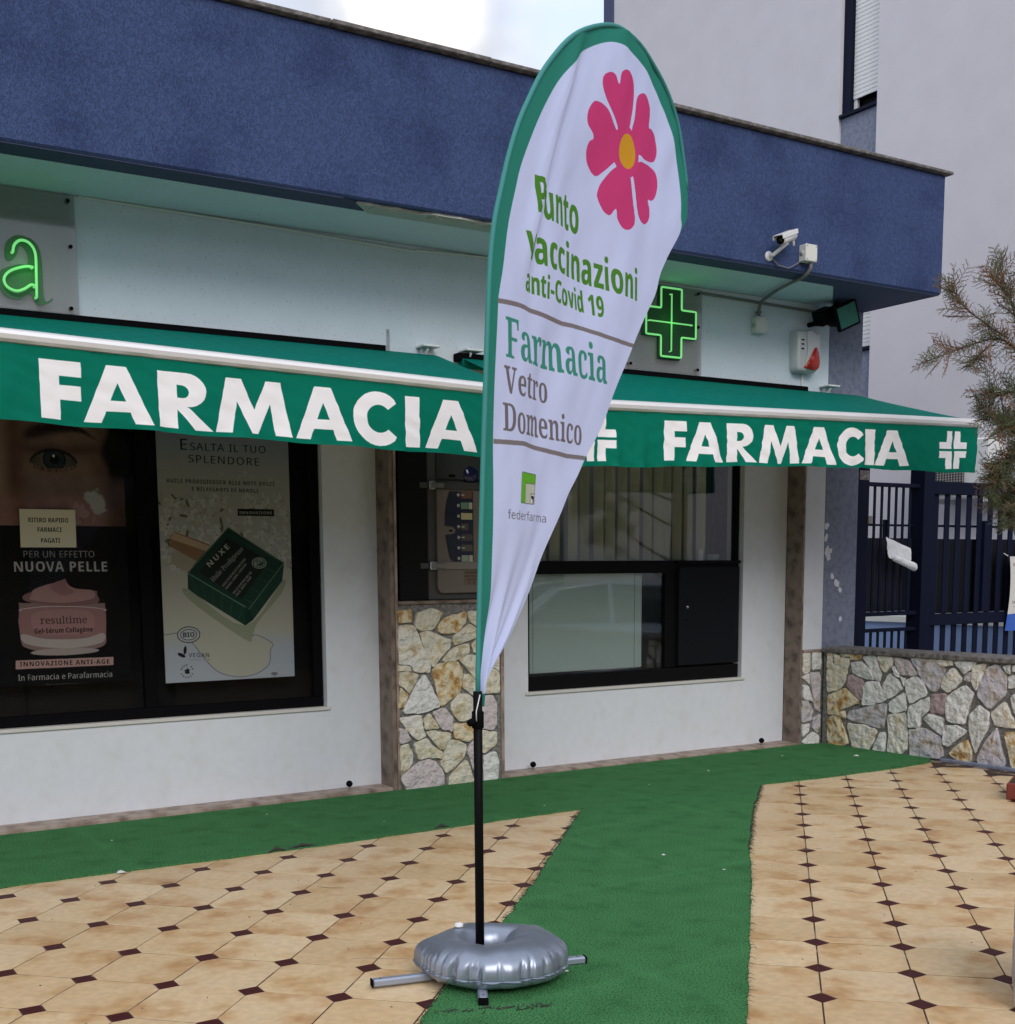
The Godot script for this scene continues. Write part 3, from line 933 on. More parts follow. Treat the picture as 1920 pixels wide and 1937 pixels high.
# ------------------------------------------------------------------ the pharmacy
func building() -> void:
	var b := thing("pharmacy_building", "single storey pharmacy with white walls and deep blue overhanging parapet", "building", Vector3(1.2, 0, -3))
	# body behind the shop windows, roof, side walls
	part(b, "rear_block", boxm(Vector3(-6, -0.1, -7), Vector3(8.28, 4.30, -1.6)), M.upper)
	part(b, "side_wall", boxm(Vector3(8.08, -0.1, -1.6), Vector3(8.30, 3.58, -0.24)), M.blue_smooth)
	part(b, "side_wall", boxm(Vector3(-6, -0.1, -1.6), Vector3(-5.8, 3.58, -0.39)), M.upper)
	part(b, "roof", boxm(Vector3(-6, 3.62, -1.599), Vector3(8.28, 4.28, 0.53)), M.upper)
	part(b, "floor", boxm(Vector3(-5.8, -0.1, -1.599), Vector3(8.08, 0.02, -0.40)), M.marble)
	# blue parapet with a stone coping
	part(b, "parapet", boxm(Vector3(-6, 3.588, 0.54), Vector3(8.33, 4.475, 0.75), 0.012), M.blue)
	part(b, "parapet", boxm(Vector3(8.12, 3.588, -7), Vector3(8.325, 4.475, 0.538), 0.012), M.blue)
	var x := -6.0
	while x < 8.3:
		var e := minf(x + rng.randf_range(0.95, 1.15), 8.37)
		if e > 8.0: e = 8.37
		part(b, "coping", boxm(Vector3(x + 0.002, 4.478, 0.50), Vector3(e - 0.002, 4.502 + rng.randf_range(-0.002, 0.002), 0.792 + rng.randf_range(-0.006, 0.004)), 0.004), M.coping)
		x = e
	part(b, "coping", boxm(Vector3(8.08, 4.478, -7), Vector3(8.37, 4.502, 0.498), 0.004), M.coping)
	# soffit: white board, dark blue margin that ends on a slant at the corner, bare plaster where the paint has come off
	part(b, "soffit", mb().prism(PackedVector2Array([Vector2(-6, -0.40), Vector2(8.3, -0.40), Vector2(7.93, 0.0), Vector2(7.34, 0.552), Vector2(-6, 0.552)]), Vector3(0, 3.60, 0), Vector3.RIGHT, Vector3.BACK, 0.012).done(), M.upper)
	part(b, "soffit_margin", mb().prism(PackedVector2Array([Vector2(-6, 0.556), Vector2(3.42, 0.556), Vector2(3.37, 0.60), Vector2(3.31, 0.70), Vector2(3.20, 0.735), Vector2(-6, 0.735)]), Vector3(0, 3.596, 0), Vector3.RIGHT, Vector3.BACK, 0.014).done(), M.blue_dark)
	part(b, "soffit_margin", mb().prism(PackedVector2Array([Vector2(4.66, 0.556), Vector2(7.345, 0.556), Vector2(7.94, 0.0), Vector2(8.31, -0.40), Vector2(8.31, 0.735), Vector2(4.55, 0.735), Vector2(4.60, 0.64)]), Vector3(0, 3.596, 0), Vector3.RIGHT, Vector3.BACK, 0.014).done(), M.blue_dark)
	var rag := PackedVector2Array([Vector2(3.43, 0.556)])
	var far_edge := PackedVector2Array()
	for k in 16:
		far_edge.append(Vector2(3.30 + k * 0.085, 0.725 + rng.randf_range(-0.03, 0.012)))
	rag = PackedVector2Array([Vector2(4.62, 0.556), Vector2(3.44, 0.556)])
	rag.append_array(far_edge)
	part(b, "bare_plaster", mb().prism(rag, Vector3(0, 3.594, 0), Vector3.RIGHT, Vector3.BACK, 0.020).done(), M.flake)
	for k in 9:
		var px := 3.45 + k * 0.13 + rng.randf_range(-0.03, 0.03)
		var flake := PackedVector2Array()
		for q in 6: flake.append(Vector2(px, 0.66 + rng.randf_range(-0.02, 0.05)) + Vector2.from_angle(TAU * q / 6) * rng.randf_range(0.02, 0.06) * Vector2(1.3, 0.6))
		part(b, "plaster_flake", mb().prism(flake, Vector3(0, 3.575, 0), Vector3.RIGHT, Vector3.BACK, rng.randf_range(0.004, 0.012)).done(), M.flake)
	# upper wall over the shop openings
	part(b, "upper_wall", boxm(Vector3(-6, 2.60, -0.39), Vector3(7.90, 3.585, 0.0)), M.upper)
	# sagging trim along the top of the wall, and a thin lip over the right half
	part(b, "trim", mb().tube([Vector3(1.912, 3.582, 0.012), Vector3(3.0, 3.570, 0.016), Vector3(4.05, 3.545, 0.022)], 0.009, 4).done(), M.box)
	part(b, "trim", mb().tube([Vector3(4.06, 3.556, 0.014), Vector3(4.66, 3.578, 0.012)], 0.009, 4).done(), M.box)
	part(b, "trim", mb().tube([Vector3(6.50, 3.545, 0.012), Vector3(7.10, 3.535, 0.014), Vector3(7.70, 3.525, 0.012)], 0.011, 4).done(), M.conduit)
	# recessed shop walls with openings, plane z = -0.19
	var wz := -0.19
	var wb := -0.39
	for r in [[-5.8, 0.0, 3.447, 0.566, "wall"], [3.447, 0.0, 3.868, 2.60, "wall"], [-5.8, 0.567, -1.0, 2.60, "wall"], [4.74, 0.0, 7.657, 0.566, "wall"], [4.74, 0.567, 5.06, 2.60, "wall"], [7.176, 0.567, 7.657, 2.60, "wall"]]:
		part(b, r[4], boxm(Vector3(r[0], r[1], wb), Vector3(r[2], r[3] + (0.001 if r[3] < 1.0 else -0.001), wz)), M.white)
	# marble door sills on which the walls stand, jambs, pier and pillar
	part(b, "threshold", boxm(Vector3(-5.8, -0.02, -0.189), Vector3(3.834, 0.030, 0.0), 0.004), M.marble)
	part(b, "threshold", boxm(Vector3(4.73, -0.02, -0.189), Vector3(7.655, 0.024, 0.0), 0.004), M.marble)
	part(b, "jamb", boxm(Vector3(3.869, 0.0, -0.385), Vector3(3.889, 2.60, -0.002)), M.brown)
	part(b, "jamb", boxm(Vector3(3.836, 0.0, -0.187), Vector3(3.8685, 3.045, 0.0), 0.003), M.brown)
	part(b, "jamb", boxm(Vector3(3.8692, 0.0, -0.001), Vector3(3.889, 2.60, 0.006), 0.002), M.marble)
	part(b, "jamb", boxm(Vector3(4.702, 0.0, -0.385), Vector3(4.729, 2.60, 0.004), 0.003), M.marble)
	part(b, "jamb", boxm(Vector3(7.658, 0.0, -0.187), Vector3(7.679, 2.60, 0.0), 0.003), M.brown)
	part(b, "pillar", boxm(Vector3(7.680, 0.80, -0.385), Vector3(7.906, 2.60, -0.001), 0.004), M.white)
	part(b, "pillar", boxm(Vector3(7.907, 0.80, -0.25), Vector3(8.30, 3.586, -0.002), 0.006), M.blue_smooth, "blue painted corner pillar with flaking paint")
	for f in [[7.925, 1.73, 0.05], [7.95, 1.60, 0.07], [8.06, 1.36, 0.06], [8.10, 1.30, 0.04], [7.93, 1.83, 0.045], [8.12, 1.05, 0.03], [7.98, 1.62, 0.04], [8.01, 1.41, 0.035]]:
		var p := PackedVector2Array()
		for q in 8: p.append(Vector2(f[0], f[1]) + Vector2.from_angle(TAU * q / 8) * f[2] * rng.randf_range(0.35, 1.0) * Vector2(0.7, 1.0))
		part(b, "paint_patch", mb().prism(p, Vector3(0, 0, -0.003), Vector3.RIGHT, Vector3.UP, 0.0032).done(), M.white)
	part(b, "wall_base", boxm(Vector3(7.680, -0.05, -0.385), Vector3(8.06, 0.775, -0.004)), M.mortar)
	part(b, "ledge", boxm(Vector3(7.678, 0.7755, -0.385), Vector3(7.93, 0.7995, 0.018), 0.004), M.marble)
	var stub := Node3D.new()
	stub.name = "stone_facing"
	b.add_child(stub, true)
	lay_stones(stub, STUB_STONES, Vector3(0, 0, -0.003), Vector3.RIGHT, Vector3.UP, 0.016, [1, 4, 1, 5, 4, 5, 5, 4, 4])
	# stone pier under the vending machine
	part(b, "pier_core", boxm(Vector3(3.890, -0.05, -0.385), Vector3(4.701, 1.262, -0.006)), M.mortar)
	part(b, "pier_core", boxm(Vector3(3.890, 1.2625, -0.385), Vector3(4.701, 2.60, -0.30)), M.brown)
	part(b, "pier_ledge", boxm(Vector3(3.890, 1.2622, -0.299), Vector3(4.701, 1.285, 0.012), 0.004), M.brown)
	var pier := Node3D.new()
	pier.name = "stone_facing"
	b.add_child(pier, true)
	lay_stones(pier, PIER_STONES, Vector3(0, 0, -0.006), Vector3.RIGHT, Vector3.UP, 0.018, [3, 0, 3, 0, 1, 0, 0, 0, 0, 0, 0, 3, 4, 3, 0, 0, 0, 0, 2, 1, 0, 2, 3, 2, 0, 0, 0, 0, 0, 2, 4, 2, 0, 1, 0, 1])

# ------------------------------------------------------------------ low stone wall that closes the forecourt
func stone_wall() -> void:
	var a := Vector3(7.906, 0, 0.02)
	var e := Vector3(8.12, 0, 4.9)
	var d := (e - a).normalized()
	var n := d.cross(Vector3.UP)
	var root := thing("stone_wall", "low crazy-stone wall with grey coping running out from the blue pillar", "wall", a)
	var turn := Basis(d, Vector3.UP, n)
	var len := a.distance_to(e)
	part(root, "core", mb().cbox(a + d * len / 2 + Vector3.UP * 0.36 - n * 0.137, Vector3(len, 0.84, 0.26), 0.0, turn).done(), M.mortar)
	var t := 0.0
	while t < len - 0.05:
		var w := minf(rng.randf_range(0.75, 1.05), len - t)
		part(root, "coping", mb().cbox(a + d * (t + w / 2) + Vector3.UP * (0.80 + rng.randf_range(-0.002, 0.002)) - n * 0.125, Vector3(w - 0.004, 0.045, 0.31), 0.008, turn).done(), M.coping)
		t += w
	var facing := Node3D.new()
	facing.name = "stone_facing"
	root.add_child(facing, true)
	lay_stones(facing, WALL_STONES, a - n * 0.008, d, Vector3.UP, 0.020, [0, 1, 0, 3, 0, 4, 4, 1, 4, 2, 5, 1, 4, 1, 5, 4, 4, 1, 5, 6, 4, 4, 4, 3, 5, 4, 4, 4, 6, 4, 4, 4, 4, 1, 4, 4, 3, 1, 3, 4, 1, 5, 3, 5, 3, 4, 1, 4])
	part(root, "skirting", mb().cbox(a + d * (len / 2 + 0.6) + Vector3.UP * 0.010 + n * 0.018, Vector3(len - 1.2, 0.026, 0.05), 0.004, turn).done(), M.blue_smooth)

# ------------------------------------------------------------------ green carpet: a strip along the facade and a runner across the tiles
func carpet_slab(root: Node3D, outline: PackedVector2Array, y: float, frayed: Array) -> void:
	var b := mb()
	var swapped := PackedVector2Array()
	for p in outline: swapped.append(Vector2(p.y, p.x))
	b.prism(swapped, Vector3(0, y - 0.006, 0), Vector3.BACK, Vector3.RIGHT, 0.009, 0.0)
	part(root, "pile", b.done(), M.carpet)
	var f := mb()
	for seg in frayed:
		var a: Vector2 = seg[0]
		var c: Vector2 = seg[1]
		var n: int = int(a.distance_to(c) * seg[2] + rng.randf())
		for k in n:
			var p := a.lerp(c, rng.randf())
			var out: Vector2 = (c - a).orthogonal().normalized() * float(seg[3])
			var tip := p + out.rotated(rng.randfn(0, 0.7)) * rng.randf_range(0.008, 0.032)
			var q := p - out * 0.008
			f.tube([Vector3(q.x, y + 0.003, q.y), Vector3((q.x + tip.x) / 2, y + rng.randf_range(0.002, 0.014), (q.y + tip.y) / 2), Vector3(tip.x, y + rng.randf_range(-0.002, 0.006), tip.y)], [0.0016, 0.0012, 0.0005], 3)
	var o := part(root, "frayed_edge", f.done(), M.carpet_back)
	o.set_meta("kind", "stuff")

# consecutive edges of an outline as [from, to, fibres per metre, side]
func edges(o: PackedVector2Array, from: int, to: int, per: float) -> Array:
	var e := []
	for k in range(from, mini(to, o.size() - 1)): e.append([o[k], o[k + 1], per, -1.0])
	return e

func wavy(pts: Array, amp: float) -> PackedVector2Array:
	var o := PackedVector2Array()
	for i in pts.size() - 1:
		var a := Vector2(pts[i][0], pts[i][1])
		var c := Vector2(pts[i + 1][0], pts[i + 1][1])
		var n := maxi(1, int(a.distance_to(c) / 0.06))
		for k in n:
			o.append(a.lerp(c, float(k) / n) + ((c - a).orthogonal().normalized() * rng.randfn(0, amp) if k else Vector2.ZERO))
	o.append(Vector2(pts[-1][0], pts[-1][1]))
	return o

func carpets() -> void:
	var c1 := thing("carpet_strip", "green felt carpet strip laid along the foot of the facade", "carpet", Vector3(3, 0, 0.6), "green felt carpets")
	var o := PackedVector2Array([Vector2(-4, 0.004), Vector2(7.74, 0.004), Vector2(7.93, 0.06), Vector2(7.955, 1.10)])
	o.append_array(wavy([[7.80, 1.225], [7.40, 1.268], [6.60, 1.262], [6.036, 1.222], [5.3, 1.235], [4.51, 1.228], [3.52, 1.245], [2.70, 1.272], [1.44, 1.240], [-4, 1.24]], 0.004))
	carpet_slab(c1, o, 0.0065, edges(o, 4, 30, 24.0))
	for k in [[3.50, 1.245, 0.05], [2.62, 1.265, 0.09], [2.47, 1.27, 0.05]]:
		var q := mb().tube([Vector3(k[0] - k[2], 0.008, k[1]), Vector3(k[0], 0.020, k[1] - 0.015), Vector3(k[0] + k[2], 0.008, k[1])], [0.003, 0.012, 0.003], 5)
		part(c1, "lifted_edge", q.done(), M.carpet_back)
	var c2 := thing("carpet_runner", "green felt carpet runner crossing the tiles diagonally under the flag base", "carpet", Vector3(4, 0, 3), "green felt carpets")
	var r := wavy([[4.505, 1.236], [3.878, 1.90], [3.25, 2.575], [2.67, 3.155], [2.085, 3.70], [1.50, 4.33], [0.6, 5.3]], 0.004)
	r.append_array(wavy([[2.0, 5.31], [2.787, 4.51], [3.34, 3.945], [4.167, 3.09], [4.645, 2.576], [5.271, 1.952], [6.03, 1.236]], 0.003))
	var half := r.size() / 2
	carpet_slab(c2, r, 0.0062, edges(r, 0, half - 14, 60.0) + edges(r, half + 14, r.size() - 34, 20.0) + edges(r, r.size() - 34, r.size() - 2, 110.0))
	# a dark cross seam where two lengths of runner meet
	var seam := mb()
	for k in 60:
		var t := rng.randf()
		var p := Vector2(1.98, 3.86).lerp(Vector2(2.34, 4.02), t) + Vector2(rng.randfn(0, 0.006), rng.randfn(0, 0.006))
		seam.tube([Vector3(p.x, 0.009, p.y), Vector3(p.x + rng.randfn(0, 0.015), 0.013, p.y + rng.randfn(0, 0.012))], 0.002, 3)
	var so := part(c2, "seam", seam.done(), M.carpet_back)
	so.set_meta("kind", "stuff")

# ------------------------------------------------------------------ shop windows
func left_window() -> void:
	var gz := -0.255
	var w := thing("shop_window", "large dark shop window behind the advertising posters", "window", Vector3(1.2, 0.57, -0.25))
	part(w, "sill", boxm(Vector3(-1.02, 0.5675, -0.32), Vector3(3.466, 0.590, -0.178), 0.003), M.sill)
	part(w, "black_backing", boxm(Vector3(-1.2, 0.5, -0.46), Vector3(3.60, 2.7, -0.395)), mat_dull(lin(0.012, 0.012, 0.013), 0.7))  # plain near-black sheet closing the opening behind the posters
	part(w, "frame", boxm(Vector3(-0.99, 0.591, -0.30), Vector3(3.44, 0.655, -0.235), 0.003), M.matt_black)
	part(w, "frame", boxm(Vector3(3.375, 0.656, -0.30), Vector3(3.44, 2.60, -0.235), 0.003), M.matt_black)
	part(w, "frame", boxm(Vector3(2.245, 0.656, -0.295), Vector3(2.32, 2.60, -0.24), 0.003), M.matt_black)
	for x in [[0.2, 2.244], [2.321, 3.374]]:
		part(w, "pane", boxm(Vector3(x[0], 0.656, gz - 0.003), Vector3(x[1], 2.60, gz + 0.003)), M.tinted)
	# advertising posters hung just inside the glass
	var p1 := thing("advert_poster", "dark poster with a close-up eye and a pink cream jar", "poster", Vector3(1.75, 0.84, -0.27), "advertising posters in the shop window")
	part(p1, "sheet", panel(Vector2(1.31, 0.83), Vector2(2.177, 2.5), -0.266, 0.002), print_mat(eye_poster(), 0.5))
	var p2 := thing("advert_poster", "pale poster with a green square bottle and white blossoms", "poster", Vector3(2.8, 0.8, -0.27), "advertising posters in the shop window")
	part(p2, "sheet", panel(Vector2(2.383, 0.80), Vector2(3.25, 2.5), -0.266, 0.002), print_mat(bottle_poster(), 0.5))
	# paper note taped to the outside of the glass
	var c := Canvas.new(0.316, 0.22, 1200, lin(0.60, 0.56, 0.44))
	var f := font("Droid Sans", 700)
	var ink := lin(0.02, 0.02, 0.02)
	c.text("RITIRO RAPIDO", f, Vector2(0.045, 0.075), Vector2(0.275, 0.075), 0.026, ink)
	c.text("FARMACI", f, Vector2(0.095, 0.130), Vector2(0.235, 0.130), 0.026, ink)
	c.text("PAGATI", f, Vector2(0.112, 0.193), Vector2(0.225, 0.193), 0.026, ink)
	var note := thing("paper_note", "cream paper note taped across the eye poster", "note", Vector3(1.714, 1.64, -0.24))
	part(note, "sheet", sheet(10, 7, func(i: float, j: float) -> Array:
		return [Vector3(1.556 + i * 0.317 + (j - 0.5) * 0.004, 1.642 + j * 0.221, -0.246 + 0.004 * sin(i * 7.0 + j * 3.0) * (0.3 + absf(j - 0.4))), Vector2(i, 1 - j)]), print_mat(c.texture(), 0.8))

func eye_poster() -> ImageTexture:
	var w := 0.867
	var h := 1.67
	var c := Canvas.new(w, h, 560, lin(0.007, 0.007, 0.008))
	# photograph of an eye, computed small and laid into the sheet
	var fw := 300
	var fh := 256
	var im := Image.create(fw, fh, false, Image.FORMAT_RGB8)
	var n := noise(41, 0.02, FastNoiseLite.TYPE_SIMPLEX_SMOOTH, 4)
	var n2 := noise(42, 0.22, FastNoiseLite.TYPE_SIMPLEX_SMOOTH, 2)
	for y in fh:
		for x in fw:
			var q := Vector2(float(x) / fw * 0.867, float(y) / fh * 0.732)
			var skin := Color(0.45, 0.37, 0.34)
			skin = skin.lerp(Color(0.62, 0.53, 0.47), smoothstep(0.26, 0.05, q.x) * 0.8)
			skin = skin.lerp(Color(0.24, 0.17, 0.15), smoothstep(0.62, 0.86, q.x) * 0.85)
			skin = skin.lerp(Color(0.30, 0.20, 0.17), exp(-pow((q.x - 0.24) / 0.05, 2)) * 0.55)
			skin = skin.lerp(Color(0.30, 0.22, 0.20), exp(-pow((q.y - 0.29 + 0.2 * pow(q.x - 0.45, 2)) / 0.035, 2)) * smoothstep(0.22, 0.34, q.x) * 0.7)
			skin = skin.lerp(Color(0.55, 0.40, 0.40), smoothstep(0.52, 0.60, q.y) * smoothstep(0.8, 0.7, q.x) * 0.6)
			skin = skin.darkened(0.10 * (n.get_noise_2d(x, y) + 0.5))
			# white smear of cream on the cheek
			var smear := n.get_noise_2d(x * 1.2, y * 1.2) * 0.06 + Vector2((q.x - 0.70) * 1.1 - (q.y - 0.6) * 0.3, (q.y - 0.60) * 0.8).length()
			skin = skin.lerp(Color(0.62, 0.66, 0.66), 0.75 * smoothstep(0.078, 0.052, smear))
			if n.get_noise_2d(x * 1.7 + 90, y * 1.7) * 0.07 + Vector2((q.x - 0.60) * 0.9, q.y - 0.655).rotated(0.6).length() < 0.05: skin = skin.lerp(Color(0.62, 0.52, 0.53), 0.6)
			# brow
			var bl := 0.215 - 0.055 * sin(clampf((q.x - 0.28) / 0.44, 0, 1) * PI * 0.85) + 0.03 * smoothstep(0.6, 0.72, q.x)
			var brow := exp(-pow((q.y - bl) / (0.030 * smoothstep(0.76, 0.35, q.x) + 0.006), 2)) * smoothstep(0.26, 0.36, q.x) * smoothstep(0.74, 0.62, q.x)
			skin = skin.lerp(Color(0.10, 0.06, 0.05), clampf(brow * (1.0 + n2.get_noise_2d(x * 1.0, y * 2.2)), 0, 0.92))
			# eye
			var ex := (q.x - 0.458) / 0.135
			if absf(ex) < 1.0:
				var top := 0.362 - 0.072 * pow(1 - ex * ex, 0.7)
				var bot := 0.362 + 0.035 * pow(1 - ex * ex, 0.8)
				if q.y > top and q.y < bot:
					skin = Color(0.42, 0.39, 0.37).darkened(0.45 * absf(ex))
					var ir := Vector2(q.x - 0.463, q.y - 0.345).length()
					if ir < 0.062: skin = Color(0.13, 0.16, 0.18).lerp(Color(0.27, 0.30, 0.32), n2.get_noise_1d(atan2(q.y - 0.345, q.x - 0.463) * 30.0) * 0.5 + 0.25)
					if ir < 0.066 and ir > 0.056: skin = Color(0.10, 0.11, 0.12)
					if ir < 0.026: skin = Color(0.03, 0.03, 0.03)
					if Vector2(q.x - 0.460, q.y - 0.325).length() < 0.008: skin = Color(0.95, 0.97, 1)
				var lash := exp(-pow((q.y - top) / 0.008, 2))
				skin = skin.lerp(Color(0.06, 0.04, 0.04), lash * 0.9)
				if q.y > bot and q.y < bot + 0.022 and n2.get_noise_1d(x * 1.6) > 0.12: skin = skin.lerp(Color(0.16, 0.10, 0.06), 0.5)
			# hair at the far side
			skin = skin.lerp(Color(0.03, 0.025, 0.025), smoothstep(0.74, 0.80, q.x + 0.05 * n.get_noise_2d(x, y * 0.4)) * smoothstep(0.52, 0.36, q.y) * 0.9)
			im.set_pixel(x, y, Color(minf(skin.r * 1.3, 1), minf(skin.g * 1.3, 1), minf(skin.b * 1.3, 1)))
	im.resize(int(0.867 * c.k), int(0.732 * c.k), Image.INTERPOLATE_CUBIC)
	c.im.blit_rect(im, Rect2i(0, 0, im.get_width(), im.get_height()), Vector2i.ZERO)
	var t := pa2(P1_TEXT)
	var light := font("Droid Sans", 400)
	var bold := font("Droid Sans", 700)
	var pale := lin(0.42, 0.42, 0.42)
	c.text("PER UN EFFETTO", light, t[0], t[1], 0.038, pale)
	c.text("NUOVA PELLE", bold, t[2], t[3], 0.058, lin(0.55, 0.55, 0.56), Vector2.UP, 0.03)
	# jar with rose cream
	c.curve(pa2(P1_JAR), lin(0.30, 0.20, 0.19))
	c.ellipse(Vector2(0.47, 1.475), 0.20, 0.022, lin(0.42, 0.36, 0.34))
	c.curve(pa2(P1_NECK), lin(0.25, 0.145, 0.145))
	c.curve(pa2(P1_BODY), lin(0.36, 0.195, 0.195))
	c.curve(PackedVector2Array([Vector2(0.31, 1.235), Vector2(0.62, 1.238), Vector2(0.63, 1.36), Vector2(0.46, 1.372), Vector2(0.31, 1.35)]), lin(0.42, 0.235, 0.232))
	c.stroke(Canvas.smoothed(PackedVector2Array([Vector2(0.235, 1.225), Vector2(0.36, 1.205), Vector2(0.60, 1.212), Vector2(0.708, 1.236)])).slice(0, 16), 0.004, lin(0.8, 0.6, 0.58))
	c.curve(PackedVector2Array([Vector2(0.232, 1.362), Vector2(0.36, 1.395), Vector2(0.58, 1.40), Vector2(0.70, 1.372), Vector2(0.695, 1.425), Vector2(0.56, 1.452), Vector2(0.38, 1.448), Vector2(0.24, 1.415)]), lin(0.50, 0.43, 0.41))
	c.curve(pa2(P1_CREAM), lin(0.44, 0.255, 0.25))
	c.curve(PackedVector2Array([Vector2(0.40, 1.085), Vector2(0.489, 1.046), Vector2(0.50, 1.09), Vector2(0.54, 1.12), Vector2(0.47, 1.14)]), lin(0.35, 0.19, 0.19))
	var serif := font("Droid Serif", 400)
	c.text("resultime", serif, t[4], t[5], 0.042, lin(0.06, 0.03, 0.03))
	c.text("Gel-Sérum Collagène", bold, t[6], t[7], 0.028, lin(0.03, 0.015, 0.015))
	c.poly(pa2(P1_BAND), lin(0.52, 0.33, 0.31))
	c.text("INNOVAZIONE ANTI-AGE", bold, t[8], t[9], 0.027, lin(0.03, 0.02, 0.02), Vector2.UP, 0.08)
	c.text("In Farmacia e Parafarmacia", light, t[10], t[11], 0.034, lin(0.50, 0.50, 0.50))
	c.text("*Test in vitro. Foto non contrattuali.", light, t[12], t[13], 0.011, lin(0.3, 0.3, 0.3))
	return c.texture()

func bottle_poster() -> ImageTexture:
	var c := Canvas.new(0.867, 1.70, 560, lin(0.50, 0.50, 0.44))
	var r := RandomNumberGenerator.new()
	r.seed = 77
	# printed ground: cool sky reflection painted in above, cream in the middle, blue-white at the foot
	var bg := Image.create(40, 80, false, Image.FORMAT_RGB8)
	for y in 80:
		for x in 40:
			var v := y / 79.0
			var k := Color(0.60, 0.645, 0.72).lerp(Color(0.73, 0.73, 0.70), smoothstep(0.05, 0.30, v))
			k = k.lerp(Color(0.75, 0.745, 0.69), smoothstep(0.45, 0.62, v))
			k = k.lerp(Color(0.72, 0.75, 0.79), smoothstep(0.80, 0.90, v))
			bg.set_pixel(x, y, k)
	bg.resize(c.im.get_width(), c.im.get_height(), Image.INTERPOLATE_BILINEAR)
	c.im.blit_rect(bg, Rect2i(0, 0, bg.get_width(), bg.get_height()), Vector2i.ZERO)
	# blossoms
	for k in 150:
		var at := Vector2(r.randf_range(0.0, 0.867), r.randf_range(0.55, 0.98))
		if at.y > 0.78 and at.x > 0.12 and at.x < 0.62 and r.randf() < 0.8: continue
		if r.randf() < 0.25:
			c.ellipse(at, 0.028, 0.009, lin(0.16, 0.17, 0.09), r.randf() * TAU)
			continue
		var a0 := r.randf() * TAU
		var petals := r.randi_range(4, 5)
		for q in petals:
			var tone := r.randf_range(0.42, 0.66)
			c.ellipse(at + Vector2.from_angle(a0 + TAU * q / petals) * 0.022, 0.024, 0.011, lin(tone, tone, tone * 0.97), a0 + TAU * q / petals)
		c.ellipse(at, 0.006, 0.006, lin(0.40, 0.34, 0.10))
	for k in 26:
		c.ellipse(Vector2(r.randf_range(0.30, 0.80), r.randf_range(0.38, 0.58)), r.randf_range(0.006, 0.022), 0.006, lin(0.55, 0.56, 0.55), r.randf() * TAU)
	var t := pa2(P2_TEXT)
	var f := font("Droid Sans", 400)
	var bold := font("Droid Sans", 700)
	var ink := lin(0.02, 0.02, 0.025)
	# small capitals: first letters stand taller
	c.text("E", f, t[0], t[0] + Vector2(0.062, 0), 0.066, ink)
	c.text("SALTA IL TUO", f, t[0] + Vector2(0.068, 0), t[1], 0.045, ink, Vector2.UP, 0.05)
	c.text("SPLENDORE", f, t[2], t[3], 0.046, ink, Vector2.UP, 0.06)
	c.text("HUILE PRODIGIEUSE® ALLE NOTE DOLCI", bold, t[4], t[5], 0.024, lin(0.05, 0.05, 0.05), Vector2.UP, 0.10)
	c.text("E RILASSANTI DI NEROLI", bold, t[6], t[7], 0.022, lin(0.05, 0.05, 0.05), Vector2.UP, 0.10)
	c.poly(PackedVector2Array([t[10], Vector2(t[11].x, t[10].y), t[11], Vector2(t[10].x, t[11].y)]), lin(0.015, 0.015, 0.015))
	c.text("INNOVAZIONE", bold, t[8], t[9], 0.018, lin(0.55, 0.55, 0.5), Vector2.UP, 0.10)
	# pool of oil, bottle, caps
	c.curve(pa2(P2_PUDDLE), lin(0.52, 0.51, 0.43))
	var rim := Canvas.smoothed(pa2(P2_PUDDLE))
	c.stroke(rim.slice(0, 58), 0.005, lin(0.16, 0.19, 0.26))
	c.curve(pa2(P2_GREEN), lin(0.33, 0.37, 0.26))
	c.poly(pa2(P2_SIDE), lin(0.020, 0.062, 0.044))
	c.poly(pa2(P2_CAP2), lin(0.45, 0.40, 0.30))
	c.poly(pa2(P2_CAP), lin(0.34, 0.20, 0.115))
	var cap := pa2(P2_CAP)
	c.poly(PackedVector2Array([cap[1].lerp(cap[0], 0.15), cap[2].lerp(cap[3], 0.3), cap[3].lerp(cap[4], 0.2), cap[0].lerp(cap[6], 0.2)]), lin(0.62, 0.44, 0.30))
	c.poly(pa2(P2_TOP), lin(0.018, 0.055, 0.040))
	var top := pa2(P2_TOP)
	c.stroke(PackedVector2Array([top[0], top[2], top[4], top[6]]), 0.006, lin(0.12, 0.22, 0.16))
	for k in 5: c.stroke(PackedVector2Array([top[4].lerp(top[6], k * 0.22), top[3].lerp(top[7], 0.1 + k * 0.2)]), 0.008, lin(0.028, 0.085, 0.060))
	c.stroke(PackedVector2Array([top[6], top[0]]), 0.007, lin(0.14, 0.28, 0.20))
	c.poly(pa2(P2_EDGE), lin(0.012, 0.045, 0.03))
	c.poly(pa2(P2_LABEL), lin(0.018, 0.024, 0.020))
	var side := pa2(P2_SIDE)
	for k in 6: c.stroke(PackedVector2Array([side[0].lerp(side[7], k * 0.17 + 0.05), side[2].lerp(side[3], k * 0.17)]), 0.004, lin(0.04, 0.11, 0.08))
	var nx := pa2(P2_NUXE)
	var pale := lin(0.50, 0.50, 0.46)
	var up := (nx[1] - nx[0]).orthogonal().normalized()
	if up.y > 0: up = -up
	c.text("NUXE", bold, nx[0], nx[1], 0.034, pale, up, 0.14)
	c.text("Huile Prodigieuse", font("Droid Serif", 400), nx[2], nx[3], 0.030, pale, up)
	c.text("HUILE SÈCHE MULTI-FONCTIONS", bold, nx[4], nx[5], 0.015, pale, up)
